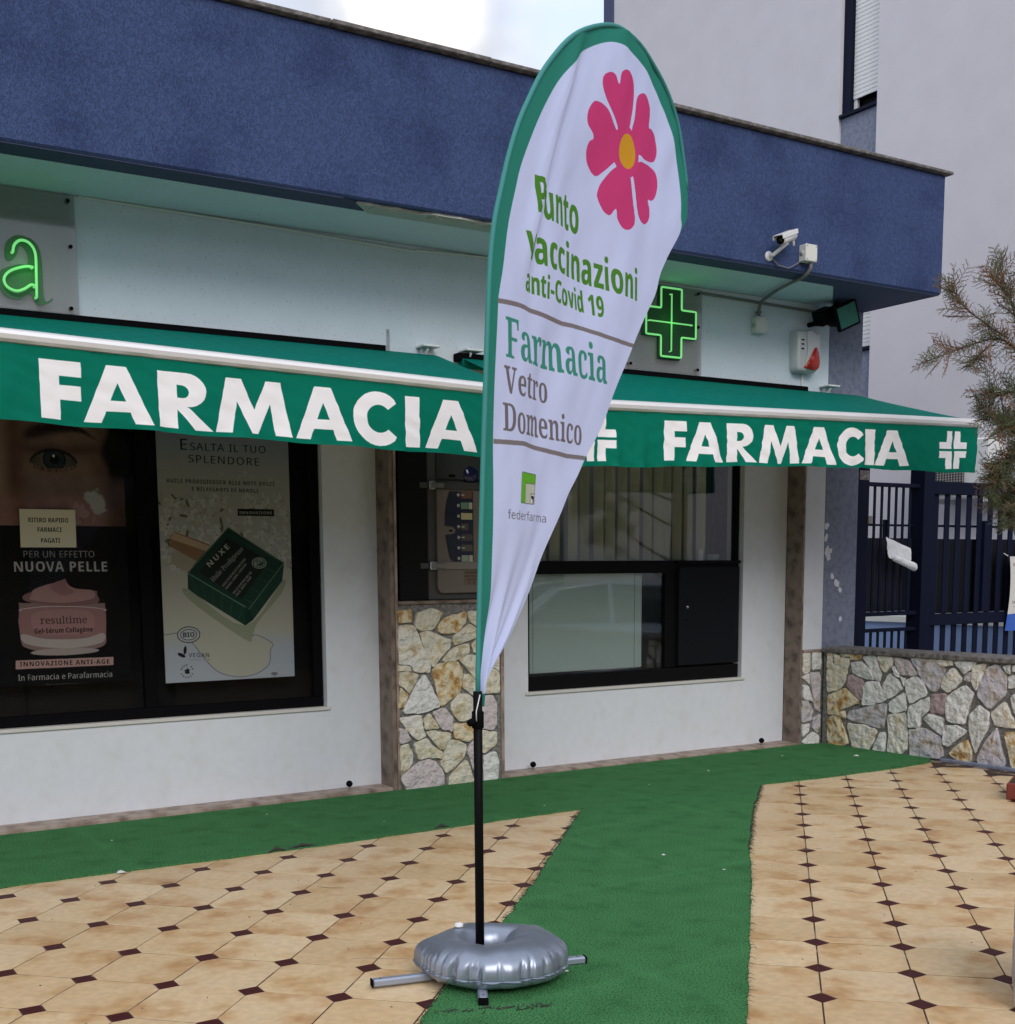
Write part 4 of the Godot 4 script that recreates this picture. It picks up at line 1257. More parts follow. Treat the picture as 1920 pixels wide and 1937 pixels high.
	c.text("VISAGE, CORPS, CHEVEUX", bold, nx[4] + Vector2(0.020, 0.018), nx[5] + Vector2(0.005, 0.032), 0.014, pale, up)
	c.text("MULTI-PURPOSE DRY OIL", bold, nx[6], nx[7], 0.014, pale, up)
	c.text("FACE, BODY, HAIR", bold, nx[6] + Vector2(0.018, 0.016), nx[7] + Vector2(-0.005, 0.034), 0.014, pale, up)
	var mk := pa2(P2_MARK)
	for o in [[Vector2(mk[0].x, mk[0].y), 0.075, 0.052, ink, lin(0.5, 0.53, 0.54)], [mk[2], 0.050, 0.036, pale, lin(0.022, 0.085, 0.055)]]:
		c.ellipse(o[0], o[1], o[2], o[3])
		c.ellipse(o[0], o[1] - 0.005, o[2] - 0.005, o[4])
		c.ellipse(o[0], o[1] * 0.72, o[2] * 0.68, o[3])
		c.ellipse(o[0], o[1] * 0.72 - 0.004, o[2] * 0.68 - 0.004, o[4])
	c.text("BIO", bold, mk[0] + Vector2(-0.040, 0.014), mk[0] + Vector2(0.040, 0.014), 0.028, ink)
	c.text("BIO", bold, mk[2] + Vector2(-0.026, 0.018), mk[2] + Vector2(0.024, -0.010), 0.020, pale, up)
	c.ellipse(mk[4] + Vector2(-0.002, -0.032), 0.010, 0.026, ink, 0.15)
	c.ellipse(mk[4] + Vector2(-0.026, -0.002), 0.027, 0.011, ink, 0.45)
	c.text("VEGAN", f, mk[5], mk[6], 0.026, ink, Vector2.UP, 0.08)
	c.text("FORMULA", f, mk[5] + Vector2(0, 0.022), mk[6] + Vector2(0, 0.022), 0.010, lin(0.2, 0.2, 0.22), Vector2.UP, 0.3)
	var fr := mk[7]
	c.poly(PackedVector2Array([fr + Vector2(-0.020, -0.006), fr + Vector2(-0.004, -0.010), fr + Vector2(0.002, -0.022), fr + Vector2(0.010, -0.012), fr + Vector2(0.021, -0.008), fr + Vector2(0.014, 0.002), fr + Vector2(0.018, 0.016), fr + Vector2(-0.002, 0.016), fr + Vector2(-0.014, 0.012), fr + Vector2(-0.012, 0.0)]), ink)
	for k in 11:
		var word := "MADE IN"
		var a := PI + PI * (0.12 + 0.76 * k / 6.0)
		if k < 7: c.text(word[k], bold, fr + Vector2.from_angle(a) * 0.034 - Vector2.from_angle(a + PI / 2) * 0.005, fr + Vector2.from_angle(a) * 0.034 + Vector2.from_angle(a + PI / 2) * 0.005, 0.010, ink, Vector2.from_angle(a))
	for k in 6:
		var a := PI - PI * (0.15 + 0.70 * k / 5.0)
		c.text("FRANCE"[k], bold, fr + Vector2.from_angle(a) * 0.044 + Vector2.from_angle(a + PI / 2) * 0.005, fr + Vector2.from_angle(a) * 0.044 - Vector2.from_angle(a + PI / 2) * 0.005, 0.010, ink, -Vector2.from_angle(a))
	c.ellipse(mk[9] + Vector2(0, -0.010), 0.024, 0.010, lin(0.2, 0.2, 0.2))
	c.stroke(PackedVector2Array([mk[9] + Vector2(0, 0.012), mk[9] + Vector2(0, -0.010)]), 0.005, lin(0.2, 0.2, 0.2))
	return c.texture()

func mat_dull(c: Color, rough: float) -> StandardMaterial3D:
	var m := mat(c, rough)
	m.metallic_specular = 0.2
	return m

func right_window() -> void:
	var w := thing("shop_window", "black framed shop window with vertical blinds above a frosted panel", "window", Vector3(6.1, 0.57, -0.25))
	part(w, "sill", boxm(Vector3(5.035, 0.5675, -0.32), Vector3(7.20, 0.590, -0.176), 0.003), M.sill)
	part(w, "frame", boxm(Vector3(5.062, 0.591, -0.30), Vector3(7.17, 0.700, -0.225), 0.003), M.black)
	part(w, "frame", boxm(Vector3(5.062, 1.452, -0.30), Vector3(7.17, 1.548, -0.235), 0.003), M.black)
	part(w, "frame", boxm(Vector3(5.062, 0.701, -0.30), Vector3(5.108, 2.60, -0.24), 0.003), M.black)
	part(w, "frame", boxm(Vector3(6.40, 0.701, -0.30), Vector3(6.49, 1.451, -0.24), 0.003), M.black)
	part(w, "frame", boxm(Vector3(7.135, 1.549, -0.30), Vector3(7.172, 2.60, -0.24), 0.003), M.black)
	part(w, "pane", boxm(Vector3(5.109, 1.549, -0.268), Vector3(7.134, 2.60, -0.262)), M.glass)
	part(w, "pane", boxm(Vector3(5.109, 0.701, -0.268), Vector3(6.399, 1.451, -0.262)), M.glass)
	var frost := mat(lin(0.36, 0.47, 0.45), 0.35)
	part(w, "frosted_panel", boxm(Vector3(5.112, 0.716, -0.300), Vector3(6.20, 1.451, -0.290)), frost)
	part(w, "panel_tape", boxm(Vector3(5.168, 0.718, -0.2895), Vector3(5.1705, 1.450, -0.2888)), M.matt_black)
	part(w, "panel_tape", boxm(Vector3(6.128, 0.718, -0.2895), Vector3(6.1305, 1.450, -0.2888)), M.matt_black)
	part(w, "rear_wall", boxm(Vector3(4.9, 0.4, -1.2), Vector3(7.4, 2.7, -1.15)), M.upper)
	# vertical blind behind the upper pane
	var blind := thing("vertical_blind", "grey-green vertical blind behind the upper shop window pane", "blind", Vector3(6.1, 1.56, -0.36))
	var slat_m := mat(lin(0.52, 0.56, 0.44), 0.8)
	slat_m.backlight_enabled = true
	slat_m.backlight = lin(0.2, 0.2, 0.15)
	part(blind, "rail", boxm(Vector3(5.12, 2.55, -0.38), Vector3(7.0, 2.60, -0.34), 0.003), M.black)
	for s in [[5.43, 0.9], [5.60, 1.0], [5.71, 0.5], [5.845, 0.7], [5.955, 0.75], [6.075, 0.6], [6.195, 0.7], [6.325, 0.35], [6.435, 0.55], [6.52, 0.3], [6.63, 0.5], [6.745, 0.35], [6.88, 0.9], [5.30, 0.8], [5.19, 0.7]]:
		var hw := 0.040
		var a: float = 0.15 + 0.75 * acos(clampf(s[1], 0.1, 1.0))
		var cx: float = s[0]
		part(blind, "slat", sheet(4, 6, func(i: float, j: float) -> Array:
			var q := (i - 0.5) * 2 * hw
			var bow := 0.006 * (1 - pow(i * 2 - 1, 2))
			var tw := a + 0.06 * sin(j * 4 + cx * 9)
			return [Vector3(cx + q * cos(tw) + bow * sin(tw), 1.555 + j * 1.0, -0.38 + q * sin(tw) * 0.9 + bow * cos(tw)), Vector2(i, j)]), slat_m)
	# black cabinet built into the corner of the window
	var cab := thing("display_cabinet", "black steel cabinet with a small lock in the right shop window", "cabinet", Vector3(6.83, 0.66, -0.22))
	part(cab, "body", boxm(Vector3(6.4915, 0.701, -0.34), Vector3(7.134, 1.525, -0.246), 0.004), M.black)
	part(cab, "door", boxm(Vector3(6.515, 0.715, -0.2455), Vector3(7.155, 1.50, -0.205), 0.006), mat_dull(lin(0.008, 0.009, 0.012), 0.5))
	part(cab, "lid", boxm(Vector3(6.495, 1.5255, -0.34), Vector3(7.16, 1.5475, -0.198), 0.004), M.black)
	part(cab, "lock", mb(true).lathe([[0.0, 0.012], [0.010, 0.012], [0.012, 0.0]], Vector3(6.595, 1.18, -0.205), Vector3.BACK, 12).done(), M.steel)
	part(cab, "keyhole", mb(true).lathe([[0.0, 0.004], [0.007, 0.004], [0.008, 0.0]], Vector3(6.585, 1.075, -0.205), Vector3.BACK, 10).done(), M.matt_black)
	var carton := thing("carton", "small white carton standing on the window rail beside the blind", "box", Vector3(6.815, 1.548, -0.31))
	part(carton, "body", boxm(Vector3(6.80, 1.549, -0.335), Vector3(6.845, 1.635, -0.305), 0.002), M.white_plastic)
	part(carton, "flap", boxm(Vector3(6.802, 1.6355, -0.3345), Vector3(6.843, 1.645, -0.322), 0.001), M.box)
	var dish := thing("dish", "small pale round dish standing on the window rail", "dish", Vector3(6.98, 1.549, -0.33))
	part(dish, "bowl", mb(true).lathe([[0.0, 0.0], [0.042, 0.0], [0.05, 0.02], [0.05, 0.05], [0.044, 0.05], [0.044, 0.012], [0.0, 0.012]], Vector3(6.98, 1.549, -0.335), Vector3.UP, 18).done(), mat(lin(0.3, 0.38, 0.30), 0.4))

# ------------------------------------------------------------------ awnings
# bold sans capitals as outlines in a unit box
func capital(ch: String) -> Array:
	match ch:
		"F": return [[[0, 0], [1, 0], [1, 0.26], [0.47, 0.26], [0.47, 0.41], [0.98, 0.41], [0.98, 0.66], [0.47, 0.66], [0.47, 1], [0, 1]]]
		"I": return [[[0, 0], [1, 0], [1, 1], [0, 1]]]
		"A": return [[[0.345, 0], [0.635, 0], [1, 1], [0.735, 1], [0.67, 0.80], [0.32, 0.80], [0.25, 1], [0, 1]], [[0.495, 0.30], [0.385, 0.61], [0.61, 0.61]]]
		"M": return [[[0.145, 0], [0.345, 0], [0.505, 0.55], [0.665, 0], [0.86, 0], [1, 1], [0.775, 1], [0.715, 0.42], [0.545, 1], [0.465, 1], [0.285, 0.42], [0.215, 1], [0, 1]]]
		"R":
			var o := [[0, 0], [0.42, 0]]
			for k in 13: o.append([0.52 + 0.36 * sin(PI * k / 12), 0.30 - 0.30 * cos(PI * k / 12)])
			o.append_array([[0.56, 0.62], [1, 1], [0.66, 1], [0.34, 0.66], [0.34, 1], [0, 1]])
			var hole := [[0.34, 0.22], [0.42, 0.22]]
			for k in 7: hole.append([0.44 + 0.12 * sin(PI * k / 6), 0.335 - 0.115 * cos(PI * k / 6)])
			hole.append([0.34, 0.45])
			return [o, hole]
		"C":
			var o := []
			for k in 25:
				var a := deg_to_rad(38 + 284.0 * k / 24)
				o.append([0.58 + 0.58 * cos(a), 0.5 - 0.53 * sin(a)])
			for k in 25:
				var a := deg_to_rad(315 - 270.0 * k / 24)
				o.append([0.60 + 0.29 * cos(a), 0.5 - 0.27 * sin(a)])
			var cut := []
			for p in o: cut.append([minf(p[0], 1.0), p[1]])
			return [cut]
	return []

func letter(c: Canvas, ch: String, x0: float, x1: float, top: float, bottom: float, col: Color) -> void:
	var cons := []
	for con in capital(ch):
		var p := PackedVector2Array()
		for q in con: p.append(Vector2(lerpf(x0, x1, q[0]), lerpf(top, bottom, q[1])))
		cons.append(p)
	c.fill(cons, col)

func pharmacy_cross(c: Canvas, at: Vector2, w: float, h: float, col: Color) -> void:
	for sx in [-1.0, 1.0]:
		for sy in [-1.0, 1.0]:
			var p := PackedVector2Array()
			for q in [[0.08, 0.06], [1.0, 0.06], [1.0, 0.42], [0.50, 0.42], [0.50, 1.0], [0.08, 1.0]]: p.append(at + Vector2(sx * q[0] * w / 2, sy * q[1] * h / 2))
			c.poly(p, col)

func awnings() -> void:
	var green := lin(0.001, 0.165, 0.108)
	var white := lin(0.86, 0.86, 0.89)
	# each: x from, x to, bar height at both ends (bar top), valance lettering
	for side in 2:
		var x0 := -3.2 if side == 0 else 4.34
		var x1 := 4.20 if side == 0 else 8.245
		var bar := func(x: float) -> float: return (2.615 - (x - 1.22) * 0.0247) if side == 0 else (2.508 + (x - 4.6) * 0.0216)
		var root := thing("awning", "green awning with white lettering over the poster window" if side == 0 else "green awning with white lettering over the blind window by the gate", "awning", Vector3((x0 + x1) / 2, 2.2, 0.6), "green shop awnings")
		var zf := 1.175
		# cloth, from the roller on the wall to the front bar
		part(root, "cloth", sheet(60, 14, func(i: float, j: float) -> Array:
			var x := lerpf(x0 + 0.03, x1 - 0.015, i)
			var z := lerpf(zf, 0.06, j)
			var y: float = lerpf(bar.call(x) - 0.005, 2.892, j) - 0.012 * sin(j * PI) + 0.004 * sin(x * 5.3 + j * 4.0) * sin(j * PI) + (0.010 * exp(-pow((x - 3.1 - j * 0.5) / 0.05, 2)) + 0.008 * exp(-pow((x - 6.0 + j * 0.7) / 0.05, 2))) * sin(j * PI)
			return [Vector3(x, y, z), Vector2(i, j)]), M.fabric)
		# front bar: rounded aluminium profile
		var prof := [[0.0, -0.056], [0.0, -0.012], [0.010, 0.0], [0.030, 0.002], [0.046, -0.008], [0.052, -0.026], [0.046, -0.046], [0.030, -0.058], [0.010, -0.060]]
		var b := mb()
		for k in prof.size():
			var l := (k + 1) % prof.size()
			var f := func(x: float, p: Array) -> Vector3: return Vector3(x, bar.call(x) + p[1], zf + p[0])
			b.quad(f.call(x0, prof[k]), f.call(x1, prof[k]), f.call(x1, prof[l]), f.call(x0, prof[l]))
		part(root, "front_bar", b.done(), M.alu)
		for e in [x0, x1]:
			var cap := mb()
			cap.cbox(Vector3(e, bar.call(e) - 0.030, zf + 0.026), Vector3(0.012, 0.064, 0.062), 0.004)
			part(root, "end_cap", cap.done(), M.white_plastic)
		# valance with the lettering printed on
		var c: Canvas
		var lo: float
		var hi: float
		var h := 0.375
		if side == 0:
			lo = 1.0; hi = 4.20
			c = Canvas.new(hi - lo, h, 600, green)
			var xs := [[1.388, 1.581], [1.585, 1.92], [1.948, 2.229], [2.242, 2.653], [2.673, 3.0], [3.009, 3.272], [3.328, 3.418], [3.454, 3.793]]
			for k in 8: letter(c, "FARMACIA"[k], xs[k][0] - lo, xs[k][1] - lo, 0.055, 0.328, white)
		else:
			lo = 4.34; hi = 8.245
			c = Canvas.new(hi - lo, h, 520, green)
			var xs := [[5.172, 5.355], [5.355, 5.673], [5.699, 5.963], [5.981, 6.367], [6.386, 6.713], [6.723, 6.982], [7.002, 7.105], [7.109, 7.472]]
			for k in 8: letter(c, "FARMACIA"[k], xs[k][0] - lo, xs[k][1] - lo, 0.045, 0.295, white)
			pharmacy_cross(c, Vector2(7.962 - lo, 0.170), 0.305, 0.275, white)
			pharmacy_cross(c, Vector2(4.640 - lo, 0.170), 0.305, 0.275, white)
		var vm := print_mat(c.texture(), 0.75)
		vm.backlight_enabled = true
		vm.backlight = lin(0.12, 0.12, 0.12)
		vm.metallic_specular = 0.2
		var n := noise(51 + side, 0.9, FastNoiseLite.TYPE_SIMPLEX_SMOOTH, 3)
		var seams := [1.93, 3.29] if side == 0 else [4.80, 5.0, 5.60, 6.985]
		part(root, "valance", sheet(150, 12, func(i: float, j: float) -> Array:
			var x := lerpf(x0 + 0.02, x1 - 0.01, i)
			var drop: float = (0.352 if side == 0 else (0.325 + 0.012 * sin(x * 1.7))) * j
			var z: float = zf + 0.022 + 0.020 * j * n.get_noise_2d(x * 2.2, j * 0.4) + 0.014 * j * n.get_noise_2d(x * 7.0 + j * 1.5, 30.0) + 0.010 * n.get_noise_2d(x * 9.0 + j * 6.0, j * 9.0)
			for s in seams: z += 0.016 * j * exp(-pow((x - s) / 0.035, 2)) - 0.014 * j * exp(-pow((x - s - 0.05) / 0.03, 2))
			return [Vector3(x, bar.call(x) - 0.062 - drop + 0.004 * j * sin(x * 11.0), z), Vector2((x - lo) / (hi - lo), drop / h)]), vm)
		# roller cover on the wall, folding arms underneath
		part(root, "roller_cover", boxm(Vector3(x0, 2.875, 0.001), Vector3((3.80 if side == 0 else 7.60), 2.925, 0.075), 0.004), M.matt_black)
		part(root, "roller", mb(true).tube([Vector3(x0 + 0.03, 2.86, 0.055), Vector3(x1 - 0.03, 2.86, 0.055)], 0.035, 12).done(), M.fabric)
		for e in ([0.3, 3.6] if side == 0 else [4.9, 7.7]):
			var elbow := Vector3(e + (0.5 if e < 2.0 or (e > 4 and e < 6) else -0.5), 2.66, 0.62)
			part(root, "folding_arm", mb(true).tube([Vector3(e, 2.80, 0.08), elbow, Vector3(e, bar.call(e) - 0.04, zf)], 0.018, 8).done(), M.alu)
		for e in ([4.07, 4.14] if side == 0 else [4.40, 7.86]):
			var hb := mb()
			var bx: float = e + (0.05 if e < 7 else 0.0)
			if e == 4.14: continue
			hb.cbox(Vector3(bx, 2.945, 0.055), Vector3(0.13, 0.014, 0.11), 0.003)
			hb.cbox(Vector3(bx, 2.915, 0.020), Vector3(0.075, 0.05, 0.04), 0.004)
			hb.cbox(Vector3(bx - 0.02, 2.90, 0.06), Vector3(0.012, 0.075, 0.02), 0.002, Basis(Vector3.RIGHT, 0.7))
			part(root, "wall_bracket", hb.done(), M.white_plastic)

# ------------------------------------------------------------------ neon
func glow(c: Color, e: float) -> StandardMaterial3D:
	var m := mat(Color(0.3, 0.7, 0.35), 0.3)
	m.emission_enabled = true
	m.emission = c
	m.emission_energy_multiplier = e
	return m

func screws(root: Node3D, at: Array) -> void:
	for p in at:
		part(root, "standoff", mb(true).lathe([[0.011, 0.0], [0.011, 0.040], [0.008, 0.046], [0.0, 0.047]], Vector3(p[0], p[1], 0.0), Vector3.BACK, 10).done(), M.matt_black)

func lamp(root: Node3D, at: Vector3, e: float) -> void:
	var l := OmniLight3D.new()
	l.name = "neon_light"
	l.light_color = Color(0.25, 1.0, 0.35)
	l.light_energy = e
	l.omni_range = 6.0
	l.omni_attenuation = 2.0
	l.light_size = 0.10
	l.shadow_enabled = true
	root.add_child(l)
	l.position = at - root.position

func neon_signs() -> void:
	var tube_m := glow(Color(0.50, 0.86, 0.52), 0.55)
	var dark := mat(lin(0.012, 0.05, 0.022), 0.7)
	var a := thing("neon_letter", "lit green neon letter a on a clear acrylic plate", "neon sign", Vector3(1.6, 2.93, 0.02), "lit green neon signs")
	part(a, "plate", boxm(Vector3(0.2, 2.935, 0.030), Vector3(1.885, 3.575, 0.036), 0.002), M.acrylic)
	screws(a, [[1.850, 3.545], [1.853, 3.300], [1.840, 2.965]])
	# painted letter behind the tube
	var body := PackedVector2Array()
	for q in [[1.50, 3.20], [1.505, 3.27], [1.545, 3.315], [1.60, 3.325], [1.66, 3.30], [1.69, 3.22], [1.695, 3.00], [1.74, 3.01], [1.725, 2.985], [1.66, 2.965], [1.62, 3.02], [1.56, 2.985], [1.49, 3.00], [1.455, 3.06], [1.475, 3.13], [1.56, 3.17], [1.615, 3.18], [1.615, 3.24], [1.58, 3.27], [1.56, 3.22], [1.525, 3.185]]: body.append(Vector2(q[0], q[1]))
	part(a, "painted_letter", mb().prism(Canvas.smoothed(body), Vector3(0, 0, 0.0365), Vector3.RIGHT, Vector3.UP, 0.003).done(), mat(lin(0.05, 0.16, 0.07), 0.6))
	var s1 := [[1.535, 3.228], [1.543, 3.262], [1.566, 3.287], [1.592, 3.294], [1.621, 3.285], [1.644, 3.258], [1.654, 3.215], [1.652, 3.118], [1.648, 3.0]]
	var s2 := [[1.634, 3.158], [1.595, 3.157], [1.526, 3.131], [1.491, 3.101], [1.481, 3.070], [1.497, 3.038], [1.542, 3.022], [1.584, 3.037], [1.622, 3.063], [1.643, 3.058]]
	for s in [s1, s2]:
		var path := []
		for i in s.size() - 1:
			for k in 4:
				var p0 := Vector2(s[maxi(i - 1, 0)][0], s[maxi(i - 1, 0)][1])
				var q := Vector2(s[i][0], s[i][1]).cubic_interpolate(Vector2(s[i + 1][0], s[i + 1][1]), p0, Vector2(s[mini(i + 2, s.size() - 1)][0], s[mini(i + 2, s.size() - 1)][1]), k / 4.0)
				path.append(Vector3(q.x, q.y, 0.070))
		path.append(Vector3(s[-1][0], s[-1][1], 0.070))
		path.push_front(path[0] - Vector3(0, 0, 0.032))
		path.append(path[-1] - Vector3(0, 0, 0.032))
		part(a, "neon_tube", mb(true).tube(path, 0.0074, 8).done(), tube_m)
	lamp(a, Vector3(1.60, 3.15, 0.11), 0.006)
	var c := thing("neon_cross", "lit green neon cross on a clear acrylic plate beside the flag", "neon sign", Vector3(6.17, 2.92, 0.02), "lit green neon signs")
	part(c, "plate", boxm(Vector3(5.78, 2.935, 0.030), Vector3(6.50, 3.560, 0.036), 0.002), M.acrylic)
	screws(c, [[6.462, 3.53], [6.462, 3.286], [6.463, 2.975], [5.82, 2.975], [5.82, 3.53]])
	var cx := 6.172
	var cy := 3.288
	var arm := 0.098
	var rx := 0.238
	var ry := 0.246
	var cross := [[-arm, ry], [arm, ry], [arm, arm], [rx, arm], [rx, -arm], [arm, -arm], [arm, -ry], [-arm, -ry], [-arm, -arm], [-rx, -arm], [-rx, arm], [-arm, arm]]
	var cp := PackedVector2Array()
	for q in cross: cp.append(Vector2(cx + q[0] * 1.07, cy + q[1] * 1.06))
	part(c, "cross_box", mb().prism(cp, Vector3(0, 0, 0.0365), Vector3.RIGHT, Vector3.UP, 0.012, 0.003).done(), dark)
	var ring := []
	for k in cross.size():
		var p := Vector2(cross[k][0], cross[k][1])
		var p0 := Vector2(cross[(k + 11) % 12][0], cross[(k + 11) % 12][1])
		var p1 := Vector2(cross[(k + 1) % 12][0], cross[(k + 1) % 12][1])
		for q in [p.move_toward(p0, 0.014), p.move_toward(p0, 0.004).lerp(p.move_toward(p1, 0.004), 0.5), p.move_toward(p1, 0.014)]: ring.append(Vector3(cx + q.x, cy + q.y, 0.070))
	ring.append(ring[0])
	part(c, "neon_tube", mb(true).tube(ring, 0.0070, 8).done(), tube_m)
	part(c, "neon_tube", mb(true).tube([Vector3(cx, cy + 0.205, 0.05), Vector3(cx, cy + 0.205, 0.072), Vector3(cx, cy - 0.205, 0.072), Vector3(cx, cy - 0.205, 0.05)], 0.0056, 8).done(), tube_m)
	part(c, "neon_tube", mb(true).tube([Vector3(cx - 0.205, cy, 0.05), Vector3(cx - 0.205, cy, 0.066), Vector3(cx + 0.205, cy, 0.066), Vector3(cx + 0.205, cy, 0.05)], 0.0056, 8).done(), tube_m)
	lamp(c, Vector3(cx, cy, 0.12), 0.007)

# ------------------------------------------------------------------ fixtures on the wall
func wall_fixtures() -> void:
	# bullet camera on the parapet
	var cam := thing("security_camera", "white bullet security camera mounted on the blue parapet", "camera", Vector3(6.47, 3.62, 0.76))
	var dir := Vector3(-0.90, -0.34, 0.26).normalized()
	var side := dir.cross(Vector3.UP).normalized()
	var up := side.cross(dir)
	var tb := Basis(side, up, -dir)
	var mid := Vector3(6.525, 3.760, 0.872)
	part(cam, "housing", mb(true).tube([mid - dir * 0.10, mid - dir * 0.095, mid + dir * 0.085, mid + dir * 0.09], [0.026, 0.034, 0.034, 0.031], 16).done(), M.white_plastic)
	part(cam, "lens_ring", mb(true).tube([mid + dir * 0.088, mid + dir * 0.094], [0.031, 0.029], 16).done(), M.black)
	part(cam, "lens", mb(true).tube([mid + dir * 0.094, mid + dir * 0.097], [0.015, 0.011], 12).done(), mat(lin(0.01, 0.01, 0.012), 0.05))
	var hood := mb()
	hood.cbox(mid + up * 0.036 + dir * 0.008, Vector3(0.074, 0.004, 0.225), 0.001, tb)
	hood.cbox(mid + up * 0.022 + side * 0.038 + dir * 0.008, Vector3(0.004, 0.03, 0.225), 0.001, tb)
	hood.cbox(mid + up * 0.022 - side * 0.038 + dir * 0.008, Vector3(0.004, 0.03, 0.225), 0.001, tb)
	part(cam, "sunshield", hood.done(), M.white_plastic)
	part(cam, "bracket", mb(true).tube([Vector3(6.475, 3.655, 0.75), Vector3(6.475, 3.655, 0.80), Vector3(6.50, 3.69, 0.84), mid - up * 0.03], [0.016, 0.014, 0.013, 0.016], 10).done(), M.white_plastic)
	part(cam, "base_plate", mb(true).lathe([[0.034, 0.0], [0.034, 0.010], [0.026, 0.016], [0.0, 0.016]], Vector3(6.475, 3.655, 0.7495), Vector3.BACK, 16).done(), M.white_plastic)
	part(cam, "cable_gland", mb(true).tube([mid - dir * 0.09 - up * 0.01, mid - dir * 0.085 - up * 0.07], 0.010, 8).done(), M.white_plastic)
	part(cam, "cable", mb(true).tube([Vector3(6.50, 3.64, 0.762), Vector3(6.56, 3.60, 0.765), Vector3(6.66, 3.592, 0.765), Vector3(6.775, 3.655, 0.775)], 0.004, 6).done(), M.conduit)
	# junction boxes and the conduit that joins them
	for jb in [[Vector3(6.77, 3.650, 0.7505), Vector3(6.882, 3.764, 0.822), "grey junction box on the blue parapet beside the security camera"], [Vector3(7.035, 3.300, 0.0005), Vector3(7.148, 3.418, 0.066), "grey junction box on the white wall under the conduit"]]:
		var lo: Vector3 = jb[0]
		var hi: Vector3 = jb[1]
		var j := thing("junction_box", jb[2], "junction box", Vector3((lo.x + hi.x) / 2, lo.y, lo.z), "grey electrical junction boxes")
		part(j, "body", boxm(lo, Vector3(hi.x, hi.y, hi.z - 0.014), 0.004), M.box)
		part(j, "lid", boxm(Vector3(lo.x - 0.002, lo.y - 0.002, hi.z - 0.0138), hi + Vector3(0.002, 0.002, 0), 0.005), M.box)
		part(j, "knockout", mb(true).lathe([[0.018, 0.0], [0.018, 0.004], [0.0, 0.005]], Vector3(lo.x, (lo.y + hi.y) / 2, (lo.z + hi.z) / 2 - 0.006), Vector3.LEFT, 12).done(), mat(lin(0.42, 0.42, 0.40), 0.7))
		for s in [[0.012, 0.012], [0.10, 0.012], [0.012, 0.102], [0.10, 0.102]]:
			part(j, "screw", mb(true).lathe([[0.0045, 0.0], [0.004, 0.002], [0.0, 0.0022]], Vector3(lo.x + s[0], lo.y + s[1], hi.z), Vector3.BACK, 8).done(), M.conduit)
	var con := thing("conduit", "grey corrugated conduit looping under the soffit between the junction boxes", "conduit", Vector3(7.0, 3.42, 0.3))
	var keys := [Vector3(6.848, 3.652, 0.790), Vector3(6.850, 3.605, 0.785), Vector3(6.855, 3.566, 0.72), Vector3(6.90, 3.560, 0.55), Vector3(6.99, 3.560, 0.32), Vector3(7.07, 3.556, 0.14), Vector3(7.090, 3.535, 0.055), Vector3(7.091, 3.48, 0.028), Vector3(7.091, 3.418, 0.028)]
	var path := []
	var rad := []
	for i in keys.size() - 1:
		for k in 10:
			path.append(keys[i].cubic_interpolate(keys[i + 1], keys[maxi(i - 1, 0)], keys[mini(i + 2, keys.size() - 1)], k / 10.0))
			rad.append(0.0115 if k % 2 else 0.0135)
	part(con, "pipe", mb(true).tube(path, rad, 8).done(), M.conduit)
	part(con, "clip", boxm(Vector3(7.074, 3.455, 0.0), Vector3(7.108, 3.467, 0.045), 0.002), M.conduit)
	# alarm siren
	var sir := thing("alarm_siren", "silver wall siren with a red flasher lens by the corner pillar", "alarm", Vector3(7.575, 3.03, 0.0))
	var body := PackedVector2Array()
	for q in [[7.447, 3.33], [7.46, 3.352], [7.50, 3.36], [7.64, 3.362], [7.70, 3.352], [7.716, 3.32], [7.716, 3.14], [7.70, 3.07], [7.655, 3.032], [7.50, 3.030], [7.462, 3.045], [7.452, 3.08]]: body.append(Vector2(q[0], q[1]))
	var bm := mb(true)
	bm.prism(body, Vector3(0, 0, 0.0), Vector3.RIGHT, Vector3.UP, 0.095, 0.020)
	var silver := mat(lin(0.55, 0.56, 0.58), 0.35, 0.1)
	part(sir, "cover", bm.done(), silver)
	var ridge := PackedVector2Array()
	for q in [[7.545, 3.34], [7.64, 3.335], [7.66, 3.25], [7.60, 3.17], [7.535, 3.055], [7.522, 3.055], [7.552, 3.20]]: ridge.append(Vector2(q[0], q[1]))
	part(sir, "crest", mb().prism(Canvas.smoothed(ridge), Vector3(0, 0, 0.094), Vector3.RIGHT, Vector3.UP, 0.010, 0.0).done(), silver)
	var lens := PackedVector2Array()
	for q in [[7.632, 3.225], [7.660, 3.20], [7.678, 3.14], [7.676, 3.085], [7.640, 3.052], [7.560, 3.058], [7.520, 3.065], [7.575, 3.14]]: lens.append(Vector2(q[0], q[1]))
	part(sir, "flasher_lens", mb(true).prism(Canvas.smoothed(lens), Vector3(0, 0, 0.093), Vector3.RIGHT, Vector3.UP, 0.020, 0.0).done(), mat(lin(0.40, 0.02, 0.01), 0.2))
	for y in [3.278, 3.245, 3.210]:
		part(sir, "slot", boxm(Vector3(7.488, y - 0.006, 0.0948), Vector3(7.520, y + 0.006, 0.0962), 0.0), M.matt_black)
	part(sir, "cable_duct", boxm(Vector3(7.585, 2.90, 0.0), Vector3(7.607, 3.03, 0.014), 0.002), M.white_plastic)
	# floodlight
	var fl := thing("floodlight", "black square floodlight tilted out from under the soffit corner", "floodlight", Vector3(7.60, 3.42, 0.0))
	var n := Vector3(-0.22, -0.22, 0.95).normalized()
	var fs := Vector3.UP.cross(n).normalized()
	var fu := n.cross(fs)
	var tilt := Basis(n, deg_to_rad(25))
	var fb := Basis(tilt * fs, tilt * fu, n)
	var fc := Vector3(7.80, 3.465, 0.27)
